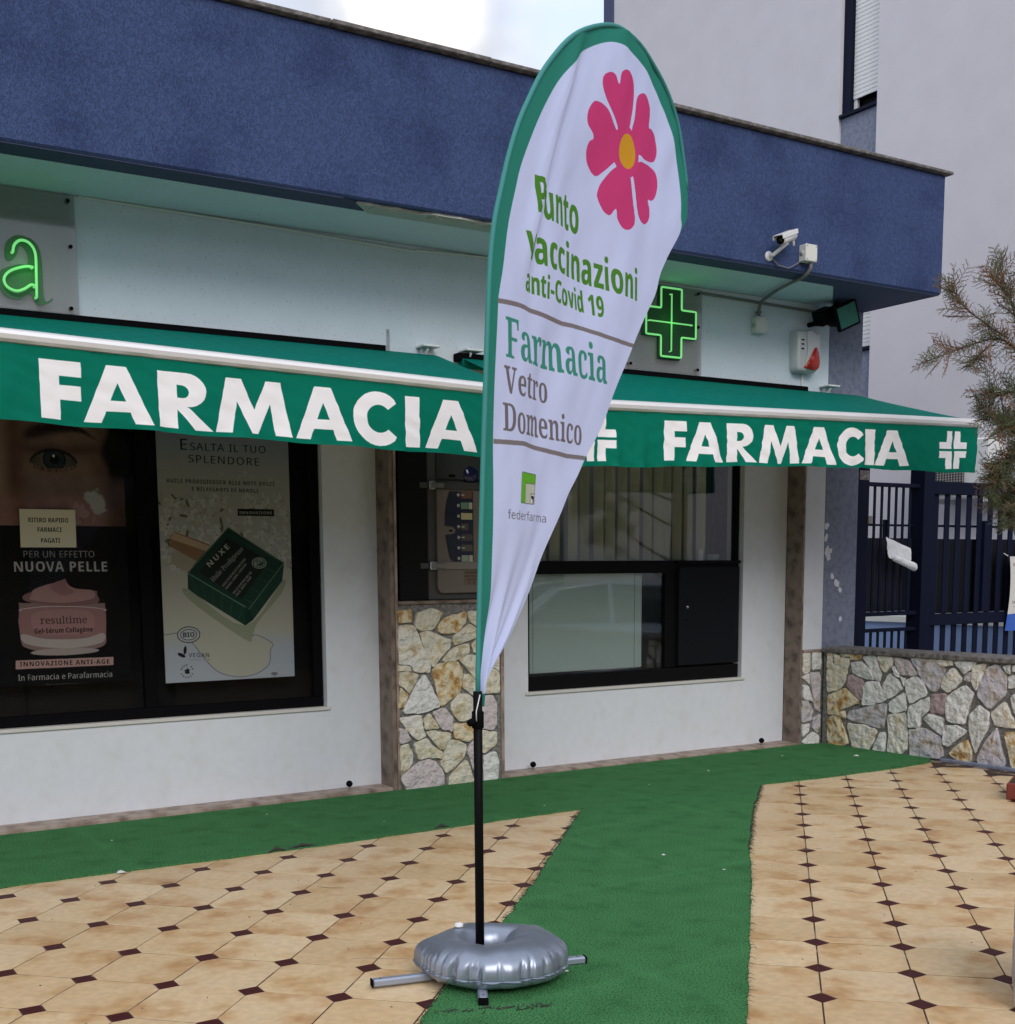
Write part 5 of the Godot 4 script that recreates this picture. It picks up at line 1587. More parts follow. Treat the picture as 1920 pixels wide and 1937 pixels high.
	part(fl, "rim", mb().cbox(fc, Vector3(0.205, 0.205, 0.035), 0.008, fb).done(), M.black)
	part(fl, "glass", mb().cbox(fc + n * 0.018, Vector3(0.165, 0.165, 0.004), 0.001, fb).done(), mat(lin(0.07, 0.24, 0.20), 0.08))
	for q in [[0.0, 1.0], [1.0, 0.0]]:
		part(fl, "reflector_edge", mb().cbox(fc + n * 0.0205, Vector3(0.155 if q[0] else 0.003, 0.155 if q[1] else 0.003, 0.002), 0.0, fb * Basis(Vector3.BACK, 0.5)).done(), mat(lin(0.12, 0.3, 0.26), 0.2))
	part(fl, "housing", mb().cbox(fc - n * 0.10 + fb.x * -0.01, Vector3(0.155, 0.15, 0.17), 0.02, fb).done(), M.black)
	part(fl, "gear_box", mb().cbox(fc - n * 0.165 + Vector3(-0.13, -0.03, 0.0), Vector3(0.13, 0.12, 0.13), 0.012, fb).done(), M.black)
	part(fl, "mount", mb(true).tube([Vector3(7.66, 3.42, 0.0), Vector3(7.66, 3.42, 0.08)], 0.02, 10).done(), M.black)

# ------------------------------------------------------------------ self-service dispenser over the stone pier
func vending_machine() -> void:
	var v := thing("vending_machine", "grey self-service dispenser with a dark blue selection panel in a black recess", "vending machine", Vector3(4.3, 1.287, -0.1))
	var casing := mat(lin(0.05, 0.052, 0.05), 0.5)
	var front := mat(lin(0.13, 0.108, 0.09), 0.45)
	part(v, "side_cover", boxm(Vector3(3.925, 1.287, -0.28), Vector3(4.148, 2.55, -0.035), 0.004), mat_dull(lin(0.009, 0.0095, 0.010), 0.5))
	part(v, "casing", boxm(Vector3(4.150, 1.287, -0.28), Vector3(4.698, 2.55, -0.050), 0.006), casing)
	var door := PackedVector2Array([Vector2(4.214, 2.06), Vector2(4.214, 1.385), Vector2(4.219, 1.358), Vector2(4.232, 1.340), Vector2(4.252, 1.332), Vector2(4.694, 1.332), Vector2(4.694, 2.06)])
	part(v, "front_panel", mb().prism(door, Vector3(0, 0, -0.050), Vector3.RIGHT, Vector3.UP, 0.028, 0.004).done(), front)
	part(v, "display", boxm(Vector3(4.22, 2.10, -0.0495), Vector3(4.694, 2.50, -0.034), 0.004), mat(lin(0.03, 0.033, 0.033), 0.3))
	part(v, "sensor", mb(true).lathe([[0.06, 0.0], [0.055, 0.010], [0.0, 0.012]], Vector3(4.49, 2.135, -0.034), Vector3.BACK, 20).done(), mat(lin(0.01, 0.012, 0.05), 0.15))
	part(v, "slot", boxm(Vector3(4.315, 2.115, -0.034), Vector3(4.365, 2.135, -0.030), 0.001), M.matt_black)
	# selection panel: bulged left side with a thumb notch
	var sel := PackedVector2Array([Vector2(4.496, 2.02), Vector2(4.310, 2.02), Vector2(4.290, 1.96), Vector2(4.276, 1.88), Vector2(4.271, 1.79), Vector2(4.340, 1.782), Vector2(4.362, 1.757), Vector2(4.345, 1.735), Vector2(4.276, 1.727), Vector2(4.288, 1.66), Vector2(4.306, 1.58), Vector2(4.318, 1.556), Vector2(4.340, 1.548), Vector2(4.486, 1.548), Vector2(4.496, 1.558)])
	part(v, "selection_panel", mb().prism(sel, Vector3(0, 0, -0.0218), Vector3.RIGHT, Vector3.UP, 0.006).done(), mat(lin(0.010, 0.013, 0.030), 0.3))
	part(v, "keyhole", boxm(Vector3(4.305, 1.750, -0.0218), Vector3(4.330, 1.762, -0.0195)), M.matt_black)
	var labels := [lin(0.10, 0.05, 0.03), lin(0.10, 0.20, 0.13), lin(0.36, 0.34, 0.18), lin(0.06, 0.05, 0.04), lin(0.05, 0.04, 0.04), lin(0.07, 0.06, 0.05), lin(0.20, 0.25, 0.20)]
	for k in 7:
		var y := 1.997 - k * 0.0716
		part(v, "button", mb(true).lathe([[0.012, 0.0], [0.011, 0.005], [0.0, 0.006]], Vector3(4.377, y, -0.0158), Vector3.BACK, 14).done(), mat(lin(0.30, 0.31, 0.33), 0.35))
		part(v, "product_card", boxm(Vector3(4.398, y - 0.022, -0.0158), Vector3(4.455 if k in [1, 3, 6] else 4.487, y + 0.022, -0.0146)), mat(labels[k], 0.5))
		if k in [1, 6]: part(v, "product_card", boxm(Vector3(4.460, y - 0.022, -0.0158), Vector3(4.488, y + 0.022, -0.0146)), mat(lin(0.34, 0.34, 0.27), 0.5))
		if k in [0, 3, 4, 5]: part(v, "product_card", boxm(Vector3(4.402, y - 0.004, -0.0145), Vector3(4.424, y + 0.004, -0.0138)), mat(lin(0.35, 0.33, 0.30), 0.5))
	# steel straps with toggle latches
	for y in [2.058, 1.520]:
		part(v, "strap", boxm(Vector3(4.195, y - 0.027, -0.022), Vector3(4.698, y + 0.024, -0.013), 0.002), mat(lin(0.20, 0.18, 0.16), 0.4, 0.4) if y < 1.8 else mat(lin(0.05, 0.05, 0.045), 0.4, 0.3))
		part(v, "latch", boxm(Vector3(4.150, y - 0.030, -0.0345), Vector3(4.196, y + 0.028, -0.006), 0.004), M.steel)
		part(v, "latch_lever", boxm(Vector3(4.160, y - 0.018, -0.0055), Vector3(4.258, y + 0.016, 0.004), 0.003), mat(lin(0.26, 0.25, 0.24), 0.3, 0.7))
		part(v, "latch_hook", boxm(Vector3(4.085, y - 0.020, -0.0345), Vector3(4.149, y + 0.018, -0.026), 0.002), casing)
	var c := Canvas.new(0.12, 0.10, 1500, front.albedo_color)
	var ink := lin(0.05, 0.02, 0.015)
	var f := font("Droid Sans", 700)
	c.text("INTRODURRE", f, Vector2(0.008, 0.020), Vector2(0.112, 0.020), 0.012, ink)
	c.text("IMPORTO ESATTO", f, Vector2(0.004, 0.044), Vector2(0.116, 0.044), 0.012, ink)
	c.text("PRODOTTO", f, Vector2(0.020, 0.068), Vector2(0.100, 0.068), 0.012, ink)
	for q in [0.035, 0.075]: c.poly(PackedVector2Array([Vector2(q, 0.078), Vector2(q + 0.012, 0.078), Vector2(q + 0.006, 0.092)]), ink)
	part(v, "printed_label", panel(Vector2(4.42, 1.385), Vector2(4.54, 1.485), -0.0205, 0.0012), print_mat(c.texture(), 0.5))

# ------------------------------------------------------------------ teardrop flag on a cross foot, weighted with a water bag
func flag() -> void:
	var at := FLAG_AT
	var ang := deg_to_rad(FLAG_TURN)
	var d := Vector3(sin(ang), 0, -cos(ang))
	var n := d.cross(Vector3.UP)
	var root := thing("feather_flag", "tall white teardrop flag with a green border and a pink flower", "flag", at)
	# print
	var s0 := -0.03
	var s1 := 1.75
	var y0 := 0.95
	var y1 := 3.75
	var teal := lin(0.030, 0.225, 0.175)
	var c := Canvas.new(s1 - s0, y1 - y0, 560, teal)
	var tc := func(p: Vector2) -> Vector2: return Vector2(p.x - s0, y1 - p.y)
	var tcs := func(a: Array) -> PackedVector2Array:
		var o := PackedVector2Array()
		for p in a: o.append(tc.call(Vector2(p[0], p[1])))
		return o
	var cloth := lin(0.58, 0.64, 0.93)
	c.curve(tcs.call(FLAG_IN), cloth)
	for p in PETALS: c.curve(tcs.call(p), lin(0.60, 0.055, 0.205))
	c.curve(tcs.call(PISTIL), lin(0.64, 0.32, 0.030))
	var tones := {"GREEN": lin(0.075, 0.235, 0.035), "TEAL": lin(0.055, 0.27, 0.215), "GREY": lin(0.17, 0.145, 0.17), "DARK": lin(0.16, 0.155, 0.19)}
	for t in FLAG_TEXT:
		var q: Array = t[3]
		var f := font("Droid Serif", 700) if t[1] == 1 else font("Droid Sans", 700)
		if t[0] == "anti-Covid 19" or t[0] == "federfarma": f = font("Droid Sans", 700 if t[0] == "anti-Covid 19" else 400)
		for dx in ([-0.0012, 0.0012] if t[1] == 0 and t[0] != "federfarma" else [0.0]):
			c.text(t[0], f, tc.call(Vector2(q[0] + dx, q[1])), tc.call(Vector2(q[2] + dx, q[3])), q[4], tones[t[2]])
	for l in FLAG_LINES: c.stroke(tcs.call(l), 0.017, lin(0.21, 0.185, 0.20))
	var logo := [lin(0.13, 0.42, 0.035), lin(0.50, 0.53, 0.45), lin(0.6, 0.62, 0.6), lin(0.02, 0.02, 0.02)]
	for k in 4:
		if k < 3:
			var op: PackedVector2Array = tcs.call(FLAG_LOGO[k])
			op.append(op[0])
			c.stroke(op, 0.005, lin(0.10, 0.11, 0.10))
		c.poly(tcs.call(FLAG_LOGO[k]), logo[k])
	var fm := print_mat(c.texture(), 0.85)
	fm.backlight_enabled = true
	fm.backlight = lin(0.45, 0.45, 0.45)
	# span of the cloth at each height, from its outline
	var out := Canvas.smoothed(pa2(FLAG_OUT))
	var lo_y := 1e9
	var hi_y := -1e9
	for p in out:
		lo_y = minf(lo_y, p.y)
		hi_y = maxf(hi_y, p.y)
	var span := func(y: float) -> Vector2:
		var r := Vector2(1e9, -1e9)
		for i in out.size():
			var a := out[i]
			var b := out[(i + 1) % out.size()]
			if (a.y - y) * (b.y - y) <= 0 and a.y != b.y:
				var x := a.x + (b.x - a.x) * (y - a.y) / (b.y - a.y)
				r = Vector2(minf(r.x, x), maxf(r.y, x))
		return r
	var ns := noise(61, 1.1, FastNoiseLite.TYPE_SIMPLEX_SMOOTH, 2)
	var fold := func(s: float, y: float, t: float) -> float:
		var w := 0.0
		# long crease from the crown down past the first letters
		var cl := 0.30 + 0.42 * pow(clampf((y - 2.45) / 1.1, 0, 1.2), 1.3)
		w += 0.020 * exp(-pow((s - cl) / 0.028, 2)) * smoothstep(2.42, 2.85, y) * smoothstep(3.62, 3.4, y)
		w -= 0.014 * exp(-pow((s - cl - 0.06) / 0.035, 2)) * smoothstep(2.25, 2.6, y) * smoothstep(3.62, 3.4, y)
		# gathers running into the bottom corner
		var low := smoothstep(1.85, 1.15, y)
		w += (0.010 * sin(t * 15.0 + 0.6) + 0.006 * sin(t * 27.0 + 2.0)) * low * smoothstep(0.0, 0.25, t) * smoothstep(1.0, 0.8, t)
		w += 0.045 * ns.get_noise_2d(s * 1.0, y * 0.55) * smoothstep(0.02, 0.5, t) * smoothstep(1.02, 0.7, t)
		w += 0.010 * ns.get_noise_2d(s * 4.0 - y * 1.2, y * 1.6 + 9.0) * smoothstep(0.0, 0.2, t)
		return w
	part(root, "cloth", sheet(46, 110, func(i: float, j: float) -> Array:
		var jj := 1.0 - pow(1.0 - j, 1.0)
		var y := lerpf(lo_y + 0.0005, hi_y - 0.0008, 0.5 - 0.5 * cos(jj * PI) if jj > 0.5 else jj)
		var sp: Vector2 = span.call(y)
		var s := lerpf(sp.x, sp.y, i)
		return [at + d * s + Vector3.UP * y + n * fold.call(s, y, i), Vector2((s - s0) / (s1 - s0), (y1 - y) / (y1 - y0))]), fm)
	# pocket for the bent rod along the spine and over the crown
	var spine := []
	for k in range(0, 145, 2):
		var p := out[k]
		if p.x > 1.588 or (spine.size() > 60 and p.y < 3.0): break
		spine.append(at + d * p.x + Vector3.UP * p.y)
	var pocket := mat(lin(0.030, 0.225, 0.215), 0.7)
	part(root, "pole_pocket", mb(true).tube(spine, 0.0095, 8).done(), pocket)
	# lower pole, clamp with thumb screw, elastic cord
	part(root, "pole", mb(true).tube([at + Vector3(0, 0.05, 0), at + Vector3(0, 1.06, 0)], 0.0165, 14).done(), M.pole)
	part(root, "collar", mb(true).tube([at + Vector3(0, 0.925, 0), at + Vector3(0, 0.93, 0), at + Vector3(0, 0.985, 0), at + Vector3(0, 0.99, 0)], [0.018, 0.022, 0.022, 0.018], 14).done(), M.matt_black)
	var left := -d
	part(root, "thumb_screw", mb(true).tube([at + Vector3(0, 0.953, 0), at + left * 0.030 + Vector3(0, 0.952, 0), at + left * 0.032 + Vector3(0, 0.952, 0), at + left * 0.050 + Vector3(0, 0.95, 0)], [0.007, 0.007, 0.015, 0.013], 10).done(), M.matt_black)
	part(root, "cord", mb(true).tube([at + left * 0.010 + n * 0.018 + Vector3(0, 1.05, 0), at + left * 0.028 + n * 0.014 + Vector3(0, 0.99, 0), at + left * 0.024 + n * 0.012 + Vector3(0, 0.955, 0)], 0.0022, 5).done(), M.white_plastic)
	# cross foot
	var hub := at + Vector3(0, 0.022, 0)
	part(root, "hub", mb().cbox(hub + Vector3(0, 0.012, 0), Vector3(0.075, 0.05, 0.075), 0.006, Basis(Vector3.UP, ang)).done(), M.steel)
	part(root, "spigot", mb(true).tube([at + Vector3(0, 0.03, 0), at + Vector3(0, 0.14, 0)], 0.011, 10).done(), M.steel)
	var tube_m := mat(lin(0.32, 0.36, 0.46), 0.4, 0.45)
	for tip in [Vector3(1.918, 0.022, 3.505), Vector3(2.150, 0.022, 3.892), Vector3(2.718, 0.022, 3.705), Vector3(2.49, 0.022, 3.29)]:
		var a: Vector3 = tip - hub
		var ln := a.length()
		a /= ln
		var lb := Basis(a, Vector3.UP, a.cross(Vector3.UP))
		var leg := part(root, "leg", mb().cbox(hub + a * ln / 2, Vector3(ln, 0.028, 0.034), 0.006, lb).done(), tube_m)
		part(leg, "end_cap", mb().cbox(hub + a * (ln + 0.001), Vector3(0.006, 0.030, 0.036), 0.003, lb).done(), M.matt_black)
		part(leg, "pin_hole", mb(true).lathe([[0.0045, 0.0], [0.0, 0.0004]], hub + a * (ln - 0.03) + Vector3(0, 0.0142, 0), Vector3.UP, 8).done(), M.matt_black)
	water_bag()

func water_bag() -> void:
	var mid := Vector3(2.345, 0.0, 3.640)
	var root := thing("water_bag", "puffy silver water bag ringed round the foot of the flag pole", "bag", mid)
	# outline of the flat bag before it was filled: rounded front, straight rear edges
	var corners := [[-0.240, -0.165], [0.025, -0.268], [0.285, -0.067], [0.250, 0.130], [0.190, 0.205], [0.1075, 0.250], [0.02, 0.262], [-0.075, 0.248], [-0.160, 0.200], [-0.222, 0.125], [-0.262, 0.030]]
	var ol := PackedVector2Array()
	for q in corners: ol.append(Vector2(q[0], q[1]))
	var ray := func(a: float) -> float:
		var dd := Vector2.from_angle(a)
		var best := 0.2
		for i in ol.size():
			var hit = Geometry2D.segment_intersects_segment(Vector2.ZERO, dd * 0.6, ol[i], ol[(i + 1) % ol.size()])
			if hit != null: best = hit.length()
		return best
	var ns := noise(71, 0.45, FastNoiseLite.TYPE_SIMPLEX_SMOOTH, 2)
	var puckers := []
	for k in 52: puckers.append([rng.randf() * TAU, rng.randf_range(0.012, 0.030), rng.randf_range(0.3, 1.0), rng.randf_range(0.84, 0.95)])
	var hole := Vector2(0.010, -0.028)
	var N := 220
	var K := 34
	var ring := func(i: int, t: float) -> Vector3:
		# t runs once round the tube: 0 outer seam, 0.25 top, 0.5 hole, 0.75 underside
		var a := TAU * i / N
		var outer: Vector2 = Vector2.from_angle(a) * float(ray.call(a))
		var inner := hole + Vector2.from_angle(a) * Vector2(0.062, 0.052)
		var f := 0.5 + 0.5 * cos(t * TAU)
		var p := inner.lerp(outer, f)
		var prof: float = pow(absf(sin(t * TAU)), 0.66)
		var top := t < 0.5
		var high := 0.088 if top else 0.052
		var y := 0.066 + (prof * high if top else -prof * high)
		# gathers where the seam is pulled in by the filling
		var g := 0.0
		for u in puckers:
			var da := wrapf(a - u[0] + (1.0 - f) * 0.4 * sin(u[0] * 5.0), -PI, PI)
			g += u[2] * exp(-pow(da / u[1], 2)) * smoothstep(u[3], 0.99, f)
		var pull := 0.027 * g
		p -= Vector2.from_angle(a) * pull * (0.9 if top else 0.5)
		y -= (1.0 if top else -1.0) * pull * 0.8 * prof
		y += 0.006 * ns.get_noise_2d(cos(a) * 2.0 + f, sin(a) * 2.0) * prof
		return mid + Vector3(p.x, maxf(y, 0.012) + 0.006, p.y)
	var b := mb(true)
	for i in N:
		for k in K:
			b.quad(ring.call((i + 1) % N, float(k) / K), ring.call(i, float(k) / K), ring.call(i, float(k + 1) / K), ring.call((i + 1) % N, float(k + 1) / K))
	var silver := mat(lin(0.30, 0.34, 0.43), 0.38, 0.7)
	part(root, "bladder", b.done(), silver)
	# welded seam that stands out round the rim
	var sb := mb(true)
	for i in N:
		var q := []
		for k in [0, 1]:
			var ii: int = (i + k) % N
			var a := TAU * ii / N
			var p: Vector3 = ring.call(ii, 0.0)
			var o := Vector3(cos(a), 0, sin(a))
			q.append(p - o * 0.006)
			q.append(p + o * 0.006 + Vector3(0, -0.006 + 0.002 * sin(a * 17.0), 0))
		sb.quad(q[0], q[2], q[3], q[1])
		sb.quad(q[1] - Vector3(0, 0.002, 0), q[3] - Vector3(0, 0.002, 0), q[2] - Vector3(0, 0.002, 0), q[0] - Vector3(0, 0.002, 0))
	part(root, "seam", sb.done(), silver)
	part(root, "filler_cap", mb(true).lathe([[0.017, 0.0], [0.017, 0.010], [0.010, 0.014], [0.0, 0.014]], mid + Vector3(-0.045, 0.163, -0.165), Vector3.UP, 12).done(), M.white_plastic)

# ------------------------------------------------------------------ gate and fence
func gate() -> void:
	var z := -0.10
	var g := thing("metal_gate", "dark blue metal pedestrian gate beside the blue pillar", "gate", Vector3(8.8, 0.0, z))
	part(g, "post", boxm(Vector3(8.345, -0.05, z - 0.08), Vector3(8.490, 2.44, z + 0.05), 0.004), M.navy)
	part(g, "rail", boxm(Vector3(8.491, 2.175, z - 0.03), Vector3(9.169, 2.208, z + 0.03), 0.003), M.navy)
	part(g, "rail", boxm(Vector3(8.491, 2.40, z - 0.03), Vector3(9.169, 2.44, z + 0.03), 0.003), M.navy)
	part(g, "rail", boxm(Vector3(8.491, 1.055, z - 0.03), Vector3(9.169, 1.090, z + 0.03), 0.003), M.navy)
	part(g, "rail", boxm(Vector3(8.491, 0.915, z - 0.03), Vector3(9.169, 0.945, z + 0.03), 0.003), M.navy)
	part(g, "rail", boxm(Vector3(8.491, 0.15, z - 0.03), Vector3(9.169, 0.19, z + 0.03), 0.003), M.navy)
	part(g, "rail", boxm(Vector3(8.491, 1.838, z - 0.05), Vector3(9.169, 1.856, z - 0.031), 0.002), M.navy)
	for k in 7:
		var x := 8.514 + k * 0.0918
		part(g, "bar", boxm(Vector3(x, 1.0905, z - 0.012), Vector3(x + 0.028, 2.1745, z + 0.0), 0.002), M.navy)
		part(g, "bar", boxm(Vector3(x, 0.1905, z - 0.012), Vector3(x + 0.028, 0.9145, z + 0.0), 0.002), M.navy)
	part(g, "sheet", boxm(Vector3(8.492, 1.0905, z - 0.055), Vector3(9.168, 1.735, z - 0.050)), M.navy_sheet)
	part(g, "lock_case", boxm(Vector3(8.775, 1.735, z - 0.046), Vector3(8.835, 1.895, z - 0.026), 0.004), M.navy)
	part(g, "hinge", boxm(Vector3(8.470, 1.85, z + 0.0505), Vector3(8.52, 1.92, z + 0.066), 0.004), M.conduit)
	part(g, "hinge", boxm(Vector3(8.360, 2.22, z + 0.0505), Vector3(8.475, 2.30, z + 0.054), 0.001), M.coping)
	var f := thing("metal_fence", "dark blue metal bar fence panel to the right of the gate", "fence", Vector3(10.5, 0.0, z))
	part(f, "post", boxm(Vector3(9.172, -0.05, z - 0.09), Vector3(9.312, 2.44, z + 0.07), 0.004), M.navy)
	part(f, "rail", boxm(Vector3(9.313, 2.128, z - 0.035), Vector3(11.9, 2.240, z + 0.035), 0.004), M.navy)
	part(f, "rail", boxm(Vector3(9.313, 0.950, z - 0.035), Vector3(11.9, 1.052, z + 0.035), 0.004), M.navy)
	part(f, "rail", boxm(Vector3(9.313, 0.10, z - 0.035), Vector3(11.9, 0.20, z + 0.035), 0.004), M.navy)
	part(f, "rail", boxm(Vector3(9.313, 1.838, z - 0.060), Vector3(11.9, 1.858, z - 0.036), 0.002), M.navy)
	var k2 := 0
	while 9.392 + k2 * 0.1542 < 11.85:
		var x := 9.392 + k2 * 0.1542
		part(f, "bar", boxm(Vector3(x, 1.0525, z - 0.012), Vector3(x + 0.068, 2.1275, z + 0.002), 0.003), M.navy)
		part(f, "bar", boxm(Vector3(x, 0.2005, z - 0.012), Vector3(x + 0.068, 0.9495, z + 0.002), 0.003), M.navy)
		k2 += 1
	part(f, "sheet", boxm(Vector3(9.313, 1.0525, z - 0.070), Vector3(11.9, 1.732, z - 0.064)), M.navy_sheet)
	part(f, "brace", boxm(Vector3(10.085, 1.06, z - 0.02), Vector3(10.145, 1.90, z + 0.03), 0.003), M.navy)
	# curled plastic-sleeved sheet wired to the gate
	var s := thing("plastic_sleeve", "crumpled white plastic sleeve hanging askew on the gate", "plastic sleeve", Vector3(8.85, 1.45, z + 0.05))
	var foil := mat(lin(0.78, 0.82, 0.86), 0.18)
	foil.backlight_enabled = true
	foil.backlight = lin(0.3, 0.3, 0.3)
	var nn := noise(81, 9.0, FastNoiseLite.TYPE_SIMPLEX_SMOOTH, 2)
	part(s, "sheet", sheet(24, 24, func(i: float, j: float) -> Array:
		# hangs from its upper left corner; the lower edge rolls up towards the viewer
		var u := Vector3(0.325, -0.085, 0.0)
		var roll := j * 4.4
		var dn := Vector3(0.01, -0.16, 0.0) * minf(j / 0.55, 1.0)
		var p := Vector3(8.685, 1.742 - 0.015 * i, z + 0.075) + u * i + dn
		if j > 0.55:
			var a := (j - 0.55) / 0.45 * 4.0
			p += Vector3(0.0, -0.035 * sin(a), 0.035 * (1 - cos(a)) ) * (0.75 + 0.35 * i)
		if i < 0.25: p += Vector3(0.05 * (j) * (0.25 - i) * 4.0, 0, 0)
		p.z += 0.010 * nn.get_noise_2d(i * 0.35, j * 0.35) + roll * 0.0
		return [p, Vector2(i, j)]), foil)
	# printed notice tied to the fence, cut by the picture's edge
	var c := Canvas.new(0.5, 0.72, 700, lin(0.62, 0.60, 0.56))
	var ft := font("Droid Sans", 700)
	c.text("SI PREGA DI", ft, Vector2(0.045, 0.09), Vector2(0.30, 0.09), 0.022, lin(0.08, 0.08, 0.08))
	for k in 5: c.stroke(PackedVector2Array([Vector2(0.06, 0.16 + k * 0.05), Vector2(0.42, 0.16 + k * 0.05)]), 0.003, lin(0.45, 0.44, 0.42))
	c.text("CANCELLO", ft, Vector2(0.045, 0.455), Vector2(0.24, 0.455), 0.024, lin(0.08, 0.08, 0.10))
	c.stroke(PackedVector2Array([Vector2(0.06, 0.485), Vector2(0.32, 0.485)]), 0.004, lin(0.25, 0.25, 0.25))
	c.poly(PackedVector2Array([Vector2(0, 0.56), Vector2(0.5, 0.53), Vector2(0.5, 0.72), Vector2(0, 0.72)]), lin(0.055, 0.13, 0.46))
	var no := thing("printed_notice", "white printed notice with a blue foot tied to the fence", "notice", Vector3(10.65, 0.88, z + 0.05))
	part(no, "sheet", sheet(10, 12, func(i: float, j: float) -> Array:
		return [Vector3(10.405 + i * 0.5 + 0.05 * sin(j * 3.0) * (1 - i) * 0.6, 0.87 + j * 0.70, z + 0.055 + 0.02 * sin(i * 3.0 + j * 2.0)), Vector2(i, 1 - j)]), print_mat(c.texture(), 0.6))
	part(no, "tie", mb().tube([Vector3(10.40, 1.575, z + 0.06), Vector3(10.375, 1.60, z + 0.03)], 0.004, 5).done(), M.white_plastic)

# ------------------------------------------------------------------ tall white house behind
func far_building() -> void:
	var wall := tri(mat(lin(0.56, 0.55, 0.60), 0.8), 0.35)
	wall.albedo_texture = noise_tex(91, 0.01, 512, 5, grey(0.97, 1.0))
	relief(wall, M.grit, 0.1)
	var b := thing("apartment_building", "tall white apartment house with a narrow column of shuttered windows", "building", Vector3(14, 0, 0))
	# the wall is pierced by the window column between z -3.78 and -3.20
	part(b, "wall", boxm(Vector3(12, -0.1, -8.23), Vector3(12.4, 17, -3.781)), wall)
	part(b, "wall", boxm(Vector3(12, -0.1, -3.199), Vector3(12.4, 17, 9)), wall)
	part(b, "wall", boxm(Vector3(12, -0.1, -3.780), Vector3(12.4, 3.0, -3.20)), wall)
	part(b, "corner_strip", boxm(Vector3(11.98, -0.1, -8.47), Vector3(12.5, 17, -8.231), 0.01), M.blue_dark)
	part(b, "core", boxm(Vector3(12.401, -0.1, -8.4), Vector3(22, 17, 9)), wall)
	part(b, "dado", boxm(Vector3(11.97, -0.1, -6), Vector3(11.999, 0.82, 9)), mat(lin(0.20, 0.29, 0.50), 0.8))
	part(b, "dado_ledge", boxm(Vector3(11.94, 0.821, -6), Vector3(11.999, 0.90, 9), 0.006), M.box)
	for k in 4:
		var y := 4.10 + k * 2.78
		part(b, "panel", boxm(Vector3(12.04, y - 1.10, -3.779), Vector3(12.10, y - 0.03, -3.201)), M.blue_smooth)
		part(b, "window_sill", boxm(Vector3(11.99, y - 0.029, -3.779), Vector3(12.12, y + 0.01, -3.201), 0.004), M.navy)
		var w := part(b, "window", boxm(Vector3(12.20, y + 0.0105, -3.779), Vector3(12.25, y + 1.68, -3.201)), M.black)
		part(w, "frame", boxm(Vector3(12.05, y + 0.0105, -3.779), Vector3(12.199, y + 1.68, -3.660), 0.004), M.navy)
		part(w, "frame", boxm(Vector3(12.05, y + 0.0105, -3.235), Vector3(12.199, y + 1.68, -3.201), 0.004), M.navy)
		part(w, "frame", boxm(Vector3(12.05, y + 1.62, -3.659), Vector3(12.199, y + 1.68, -3.236), 0.004), M.navy)
		part(w, "stile", boxm(Vector3(12.12, y + 0.0105, -3.6595), Vector3(12.17, y + 0.17, -3.61), 0.003), M.white_plastic)
		var drop := 0.17 if k == 1 else 0.03
		var sy := y + drop
		while sy < y + 1.6:
			part(w, "slat", boxm(Vector3(12.105, sy, -3.658), Vector3(12.119, sy + 0.046, -3.237), 0.005), M.white_plastic)
			sy += 0.048
	# condenser on the wall
	var ac := thing("air_conditioner", "white outdoor air conditioner unit with a grille on the white house wall", "air conditioner", Vector3(11.8, 2.2, -1.6))
	part(ac, "casing", boxm(Vector3(11.62, 2.22, -2.02), Vector3(11.94, 2.84, -1.20), 0.015), M.white_plastic)
	part(ac, "fan_recess", boxm(Vector3(11.612, 2.26, -1.98), Vector3(11.6195, 2.80, -1.50)), mat(lin(0.03, 0.03, 0.035), 0.7))
	for k in 20: part(ac, "grille_wire", boxm(Vector3(11.600, 2.265 + k * 0.027, -1.978), Vector3(11.611, 2.272 + k * 0.027, -1.502)), mat(lin(0.30, 0.28, 0.28), 0.5))
	for k in 14: part(ac, "grille_wire", boxm(Vector3(11.594, 2.262, -1.978 + k * 0.0365), Vector3(11.5995, 2.798, -1.970 + k * 0.0365)), mat(lin(0.30, 0.28, 0.28), 0.5))
	for zz in [-1.95, -1.3]: part(ac, "bracket", boxm(Vector3(11.63, 2.17, zz), Vector3(11.9995, 2.2195, zz + 0.04)), M.box)

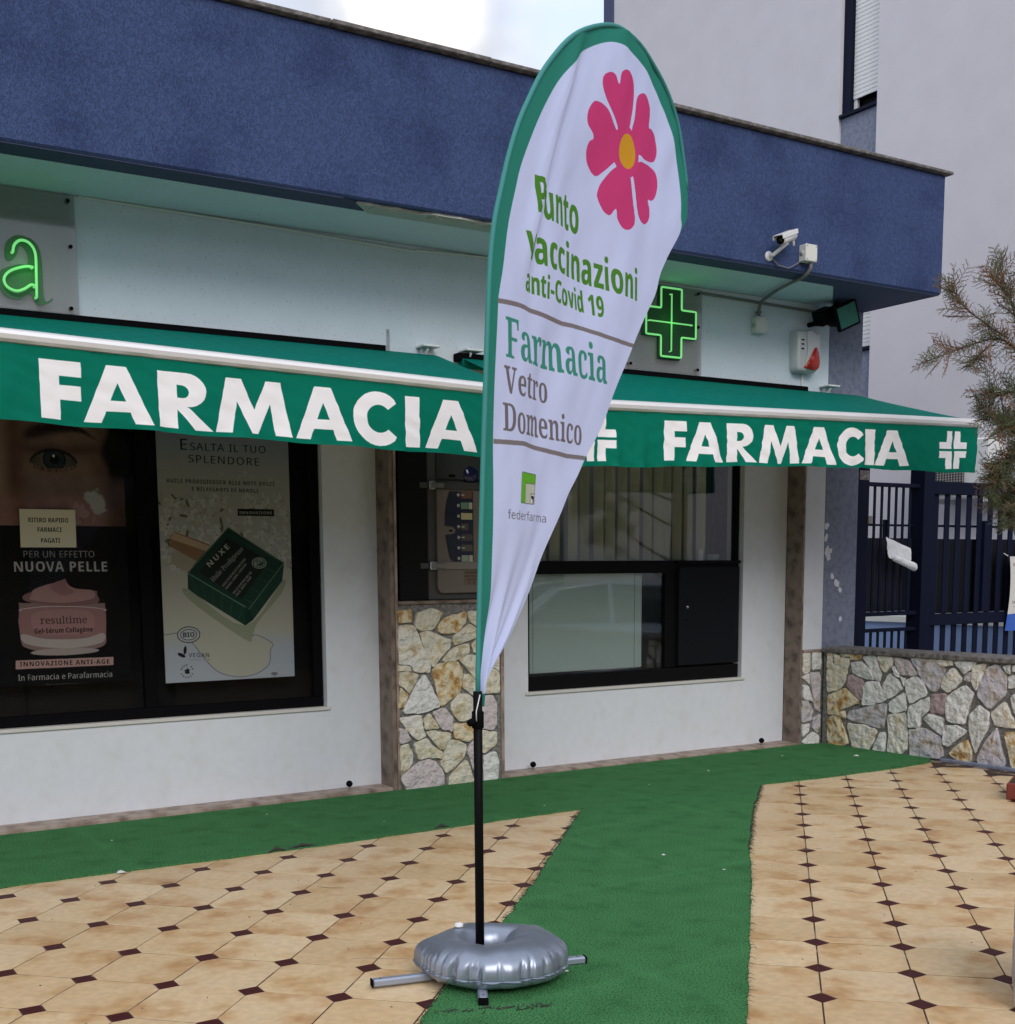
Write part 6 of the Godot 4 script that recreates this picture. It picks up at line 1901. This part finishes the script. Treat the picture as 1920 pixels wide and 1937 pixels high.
# ------------------------------------------------------------------ what the panes mirror: parked cars, and an added house that blocks low sky
func street_side() -> void:
	for cd in [[Vector3(10.0, -0.15, 5.6), 0.55, lin(0.50, 0.60, 0.74), "pale blue hatchback parked outside the low wall, mirrored in the shop window"], [Vector3(12.6, -0.15, 9.9), 0.62, lin(0.5, 0.5, 0.5), "silver hatchback parked behind the pale blue one, mirrored in the shop window"]]:
		var car := thing("parked_car", cd[3], "car", cd[0], "cars parked in the street")
		car.rotation.y = cd[1]
		var paint := mat(cd[2], 0.25, 0.1)
		paint.clearcoat_enabled = true
		paint.clearcoat = 0.8
		paint.clearcoat_roughness = 0.05
		var lower := [[-2.0, 0.45, 0.62, 0.70], [-1.85, 0.28, 0.80, 0.78], [-1.2, 0.24, 0.88, 0.84], [-0.6, 0.22, 0.93, 0.86], [0.6, 0.22, 0.94, 0.86], [1.3, 0.24, 0.90, 0.84], [1.85, 0.30, 0.88, 0.78], [1.98, 0.45, 0.75, 0.70]]
		car_loft(car, "body", lower, paint, 0.0)
		var cabin := [[-1.05, 0.90, 0.93, 0.72], [-0.45, 0.92, 1.36, 0.62], [0.2, 0.92, 1.44, 0.60], [1.2, 0.92, 1.38, 0.62], [1.80, 0.90, 0.95, 0.70]]
		car_loft(car, "cabin_glass", cabin, mat(lin(0.02, 0.025, 0.03), 0.05), 0.0)
		car_loft(car, "roof", [[-0.42, 1.345, 1.39, 0.56], [0.2, 1.42, 1.47, 0.57], [1.15, 1.36, 1.42, 0.57]], paint, 0.0)
		for sx in [-1.0, 1.0]:
			for px in [[-1.02, 0.90, -0.42, 1.38], [0.25, 0.90, 0.22, 1.44], [1.78, 0.92, 1.18, 1.40]]:
				var pl := MeshInstance3D.new()
				pl.name = "pillar"
				pl.mesh = mb().tube([Vector3(px[0], px[1], sx * 0.73), Vector3(px[2], px[3], sx * 0.61)], 0.035, 6).done()
				pl.material_override = paint
				car.add_child(pl, true)
			for wx in [-1.25, 1.28]:
				var wh := MeshInstance3D.new()
				wh.name = "wheel"
				wh.mesh = mb(true).lathe([[0.0, -0.1], [0.28, -0.1], [0.31, -0.07], [0.31, 0.07], [0.28, 0.1], [0.0, 0.1]], Vector3(wx, 0.31, sx * 0.76), Vector3.BACK, 20).done()
				wh.material_override = M.matt_black
				car.add_child(wh, true)
				var rim := MeshInstance3D.new()
				rim.name = "rim"
				rim.mesh = mb(true).lathe([[0.19, 0.0], [0.16, 0.02], [0.0, 0.025]], Vector3(wx, 0.31, sx * 0.861), Vector3(0, 0, sx), 16).done()
				rim.material_override = M.steel
				wh.add_child(rim, true)
	# unseen house across the street, added to shade low sky reflections
	var h := thing("added_house", "unseen ochre house across the street, added to dim sky reflections", "building", Vector3(4, 0, 26))
	var ochre := mat(lin(0.30, 0.24, 0.17), 0.85)
	part(h, "wall", boxm(Vector3(-24, -0.2, 22), Vector3(34, 6.2, 30)), ochre)
	part(h, "roof", boxm(Vector3(-24.5, 6.2, 21.5), Vector3(34.5, 6.5, 30.5)), M.coping)
	for k in 13:
		for fl in 2:
			var x := -22.0 + k * 4.3
			var y := 0.6 + fl * 3.0
			var w := part(h, "window", boxm(Vector3(x, y, 21.94), Vector3(x + 1.3, y + 1.9, 21.999)), M.black)
			part(w, "sill", boxm(Vector3(x - 0.1, y - 0.1, 21.85), Vector3(x + 1.4, y - 0.001, 21.999)), M.marble)
	for k in 4:
		broad_tree(Vector3(8.0 + k * 3.4, -0.16, 13.5 + (k % 2) * 1.6), 4.6 + k * 0.4, k)

func car_loft(car: Node3D, called: String, st: Array, m: Material, _r: float) -> void:
	var b := mb(true)
	var ring := func(s: Array) -> Array:
		var o := []
		var lo: float = s[1]
		var hi: float = s[2]
		var w: float = s[3]
		for q in [[-0.86, lo], [-1.0, lerpf(lo, hi, 0.25)], [-1.0, lerpf(lo, hi, 0.7)], [-0.9, lerpf(lo, hi, 0.95)], [-0.7, hi], [0.7, hi], [0.9, lerpf(lo, hi, 0.95)], [1.0, lerpf(lo, hi, 0.7)], [1.0, lerpf(lo, hi, 0.25)], [0.86, lo]]: o.append(Vector3(s[0], q[1], q[0] * w))
		return o
	for i in st.size() - 1:
		var a: Array = ring.call(st[i])
		var c: Array = ring.call(st[i + 1])
		for k in 10:
			var l := (k + 1) % 10
			b.quad(a[k], c[k], c[l], a[l])
	for e in [0, st.size() - 1]:
		var a: Array = ring.call(st[e])
		for k in range(1, 9):
			if e == 0: b.t3(a[0], a[k], a[k + 1])
			else: b.t3(a[0], a[k + 1], a[k])
	var o := MeshInstance3D.new()
	o.name = called
	o.mesh = b.done()
	o.material_override = m
	car.add_child(o, true)

func broad_tree(at: Vector3, height: float, k: int) -> void:
	var t := thing("street_tree", ["leafy street tree nearest the parked hatchback", "second leafy street tree from the parked hatchback", "third leafy street tree from the parked hatchback", "leafy street tree farthest from the shop front"][k], "tree", at, "street trees behind the viewer")
	part(t, "trunk", mb(true).tube([at, at + Vector3(0.1, height * 0.4, 0), at + Vector3(0.0, height * 0.75, 0.1)], [0.14, 0.11, 0.05], 8).done(), mat(lin(0.10, 0.075, 0.055), 0.9))
	var leaf := mb()
	leaf.t3(Vector3(-0.05, 0, 0), Vector3(0.05, 0, 0), Vector3(0.02, 0.02, 0.14))
	leaf.t3(Vector3(0.05, 0, 0), Vector3(0.02, 0.02, 0.14), Vector3(0.0, 0.03, 0.06))
	var mm := MultiMesh.new()
	mm.transform_format = MultiMesh.TRANSFORM_3D
	mm.mesh = leaf.done()
	mm.instance_count = 3200
	var r := RandomNumberGenerator.new()
	r.seed = 400 + k
	var blobs := []
	for q in 16: blobs.append([Vector3(r.randfn(0, 0.75), height * r.randf_range(0.5, 1.0), r.randfn(0, 0.75)), r.randf_range(0.4, 0.8)])
	for q in mm.instance_count:
		var bl: Array = blobs[r.randi() % blobs.size()]
		var dd: Vector3 = Vector3(r.randfn(), r.randfn(), r.randfn()).normalized() * float(bl[1]) * pow(r.randf(), 0.4)
		mm.set_instance_transform(q, Transform3D(Basis.from_euler(Vector3(r.randf() * TAU, r.randf() * TAU, r.randf() * TAU)), bl[0] + dd))
	var cr := MultiMeshInstance3D.new()
	cr.name = "crown"
	cr.set_meta("kind", "stuff")
	cr.multimesh = mm
	var lm := mat(lin(0.05, 0.085, 0.025), 0.7)
	lm.backlight_enabled = true
	lm.backlight = lin(0.05, 0.09, 0.02)
	cr.material_override = lm
	t.add_child(cr)

# ------------------------------------------------------------------ conifer whose sprays reach into the picture
func spray(seed_: int) -> ArrayMesh:
	var r := RandomNumberGenerator.new()
	r.seed = seed_
	var b := mb()
	# stem along +x with side twigs in the x-y plane, each set with short tips
	var stem := func(a: Vector3, c: Vector3, r0: float) -> void: b.tube([a, a.lerp(c, 0.5) + Vector3(0, 0, r.randfn(0, 0.004)), c], [r0, r0 * 0.8, r0 * 0.35], 3, false)
	stem.call(Vector3.ZERO, Vector3(0.17, 0, 0), 0.0026)
	for k in 10:
		var x := 0.012 + k * 0.016
		var s := 1.0 if k % 2 else -1.0
		var ln := 0.062 * (1.0 - x * 3.6) + 0.018 + r.randf_range(-0.008, 0.010)
		var dir := Vector3(0.62, s * 0.78, r.randfn(0, 0.22)).normalized()
		var p := Vector3(x, 0, 0)
		stem.call(p, p + dir * ln, 0.0021)
		for q in 4:
			var u := p + dir * ln * (0.25 + q * 0.2)
			var s2 := 1.0 if q % 2 else -1.0
			var d2 := (dir + Vector3(-dir.y, dir.x, r.randfn(0, 0.3)) * s2 * 0.75).normalized()
			b.tube([u, u + d2 * r.randf_range(0.008, 0.02)], [0.0020, 0.0007], 3, false)
	return b.done()

func conifer() -> void:
	var at := Vector3(8.55, -0.02, 2.05)
	var t := thing("cypress_tree", "sparse cypress with browning sprays reaching over the low wall", "tree", at)
	var bark := mat(lin(0.075, 0.055, 0.045), 0.9)
	part(t, "trunk", mb(true).tube([at, at + Vector3(-0.03, 1.6, 0.0), at + Vector3(0.04, 3.0, 0.02), at + Vector3(0.0, 4.4, 0)], [0.11, 0.09, 0.06, 0.02], 9).done(), bark)
	var limbs := [
		[[8.53, 2.45], [7.95, 2.62], [7.55, 2.78], [7.26, 2.95], [7.02, 2.90], [6.80, 2.82]],
		[[7.26, 2.95], [7.10, 3.05], [6.98, 3.17], [6.93, 3.27]],
		[[7.30, 2.93], [7.20, 2.86], [7.05, 2.77]],
		[[7.55, 2.80], [7.36, 3.02], [7.24, 3.20], [7.17, 3.30]],
		[[7.9, 2.65], [7.62, 2.98], [7.48, 3.25], [7.40, 3.45]],
		[[8.53, 2.9], [8.0, 3.15], [7.65, 3.35], [7.50, 3.55]],
		[[8.52, 2.15], [8.0, 2.32], [7.6, 2.50], [7.42, 2.62], [7.28, 2.62]],
		[[7.6, 2.50], [7.45, 2.45], [7.32, 2.48]],
		[[8.52, 1.85], [8.0, 2.05], [7.65, 2.25], [7.40, 2.38], [7.22, 2.37]],
		[[7.65, 2.25], [7.48, 2.22], [7.34, 2.18], [7.30, 2.08]],
		[[8.5, 1.55], [8.0, 1.75], [7.7, 1.95], [7.52, 2.08], [7.42, 2.10]],
		[[7.7, 1.95], [7.56, 1.92], [7.50, 1.82]],
		[[8.5, 1.3], [8.05, 1.55], [7.75, 1.72], [7.58, 1.78]],
	]
	var mms := []
	for k in 3:
		var mm := MultiMesh.new()
		mm.transform_format = MultiMesh.TRANSFORM_3D
		mm.use_colors = true
		mm.mesh = spray(900 + k)
		mms.append([mm, []])
	var r := RandomNumberGenerator.new()
	r.seed = 99
	for li in limbs.size():
		var path := []
		for q in limbs[li].size(): path.append(Vector3(limbs[li][q][0], limbs[li][q][1], 2.05 + 0.10 * sin(li * 2.1 + q * 0.9)))
		var fine := []
		for i in path.size() - 1:
			for k in 6: fine.append(path[i].cubic_interpolate(path[i + 1], path[maxi(i - 1, 0)], path[mini(i + 2, path.size() - 1)], k / 6.0))
		fine.append(path[-1])
		var rad := []
		var r0 := 0.016 if path.size() > 4 else 0.007
		for k in fine.size(): rad.append(lerpf(r0, 0.0025, float(k) / fine.size()))
		part(t, "branch", mb(true).tube(fine, rad, 6).done(), bark)
		for k in fine.size():
			var f := float(k) / fine.size()
			if fine[k].x > 7.95: continue
			var low: bool = fine[k].y < 2.7
			for q in (4 if low else 2):
				if f < 0.35 and not low and r.randf() < 0.6: continue
				var dir: Vector3 = (fine[mini(k + 1, fine.size() - 1)] - fine[maxi(k - 1, 0)]).normalized()
				dir = (dir + Vector3(r.randfn(0, 0.55), r.randfn(0.12, 0.6), r.randfn(0, 0.6))).normalized()
				var side := dir.cross(Vector3(r.randfn(), r.randfn(), r.randfn())).normalized()
				var sc := r.randf_range(0.7, 1.25)
				var b := Basis(dir * sc, side * sc, dir.cross(side) * sc)
				var tone := r.randf()
				var col := Color(0.075, 0.095, 0.042) if tone < (0.62 if low else 0.40) else Color(0.19, 0.10, 0.055) if tone < 0.85 else Color(0.14, 0.12, 0.08)
				mms[r.randi() % 3][1].append([Transform3D(b, fine[k] - at), col * r.randf_range(0.7, 1.25)])
	var lm := mat(Color.WHITE, 0.8)
	lm.vertex_color_use_as_albedo = true
	for e in mms:
		e[0].instance_count = e[1].size()
		for k in e[1].size():
			e[0].set_instance_transform(k, e[1][k][0])
			e[0].set_instance_color(k, e[1][k][1])
		var mi := MultiMeshInstance3D.new()
		mi.name = "crown"
		mi.set_meta("kind", "stuff")
		mi.multimesh = e[0]
		mi.material_override = lm
		t.add_child(mi, true)

# ------------------------------------------------------------------ small things on the ground
func small_things() -> void:
	for k in 3:
		var p: Vector3 = [Vector3(3.556, 0.030, -0.108), Vector3(5.053, 0.024, -0.118), Vector3(7.316, 0.024, -0.085)][k]
		var s := thing("door_stop", ["round black shutter stop on the sill under the poster window", "round black shutter stop on the sill beside the stone pier", "round black shutter stop on the sill near the low stone wall"][k], "door stop", p, "black shutter stops on the marble sills")
		part(s, "stem", mb(true).tube([p, p + Vector3(0, 0.018, 0)], 0.008, 8).done(), M.conduit)
		part(s, "buffer", mb(true).lathe([[0.0, -0.022], [0.014, -0.018], [0.022, -0.006], [0.022, 0.006], [0.014, 0.018], [0.0, 0.022]], p + Vector3(0, 0.038, 0), Vector3(0.3, 0, 0.95).normalized(), 14).done(), M.matt_black)
	var paper := mat(lin(0.62, 0.62, 0.60), 0.8)
	var spots := [[1.64, 1.262, 0.030, "crumpled white tissue scrap at the edge of the carpet strip"], [1.80, 0.51, 0.009, "tiny white scrap on the carpet strip under the poster window"], [2.80, 0.30, 0.008, "white speck on the carpet strip near the sill"], [4.115, 2.494, 0.014, "white paper scrap on the carpet runner"], [4.157, 2.909, 0.010, "small white scrap on the near part of the carpet runner"], [6.125, 0.594, 0.012, "white scrap on the carpet strip below the cabinet window"], [7.087, 0.383, 0.010, "white scrap on the carpet strip near the corner"], [7.55, 0.72, 0.030, "flat white paper scrap on the carpet beside the low wall"], [4.368, 1.029, 0.008, "white speck on the carpet strip above the runner"], [2.596, 3.751, 0.012, "white scrap on the carpet beside the water bag"], [3.30, 0.90, 0.006, "white speck on the carpet strip before the pier"], [5.4, 0.8, 0.007, "white speck on the carpet strip below the frosted panel"]]
	for sp in spots:
		var y := 0.0097 if sp[0] != 1.64 else 0.004
		var root := thing("paper_scrap", sp[3], "litter", Vector3(sp[0], y, sp[1]), "paper scraps on the carpet")
		var b := mb()
		var ring := []
		var n := 7
		for k in n: ring.append(Vector3(sp[0], y, sp[1]) + Vector3(cos(TAU * k / n), 0, sin(TAU * k / n)) * sp[2] * rng.randf_range(0.5, 1.1) + Vector3(0, rng.randf_range(0.0005, 0.25 * sp[2]), 0))
		var top := Vector3(sp[0], y + sp[2] * 0.45, sp[1])
		for k in n:
			b.t3(top, ring[(k + 1) % n], ring[k])
			b.t3(Vector3(sp[0], y, sp[1]), ring[k], ring[(k + 1) % n])
		part(root, "crumple", b.done(), paper)
	# red box standing by the low wall, mostly outside the picture
	var rb := thing("red_planter", "dark red planter box cut by the picture's edge", "planter", Vector3(7.25, 0, 2.6))
	var red := mat(lin(0.16, 0.022, 0.014), 0.5)
	part(rb, "box", mb().cbox(Vector3(7.215, 0.055, 2.575), Vector3(0.40, 0.11, 0.40), 0.008, Basis(Vector3.UP, 0.5)).done(), red)
	part(rb, "soil", mb().cbox(Vector3(7.215, 0.111, 2.575), Vector3(0.36, 0.004, 0.36), 0.0, Basis(Vector3.UP, 0.5)).done(), mat(lin(0.03, 0.022, 0.016), 0.95))
	# rough end of a stone border at the picture's lower right
	var pier := thing("stone_border", "rough grey stone border end at the near right edge", "wall", Vector3(3.8, 0, 4.8))
	var yb := 0.0
	for k in 3:
		var hgt: float = [0.17, 0.15, 0.13][k]
		var poly := PackedVector2Array()
		for q in [[-0.02, 0.0], [0.45, 0.0], [0.46, 1.0], [0.02, 0.98], [-0.015, 0.6]]: poly.append(Vector2(q[0] + rng.randfn(0, 0.008), yb + 0.004 + q[1] * (hgt - 0.008)))
		part(pier, "stone", stone_mesh(poly, Vector3(3.638 + [0.0, 0.012, 0.005][k], 0, 4.995), Vector3(0.80, 0, -0.6), Vector3.UP, 0.03), M.stone[4])
		part(pier, "stone", mb().cbox(Vector3(3.85, yb + hgt / 2, 4.88), Vector3(0.40, hgt - 0.006, 0.22), 0.015, Basis(Vector3(0.8, 0, -0.6), Vector3.UP, Vector3(0.6, 0, 0.8))).done(), M.stone[5])
		yb += hgt
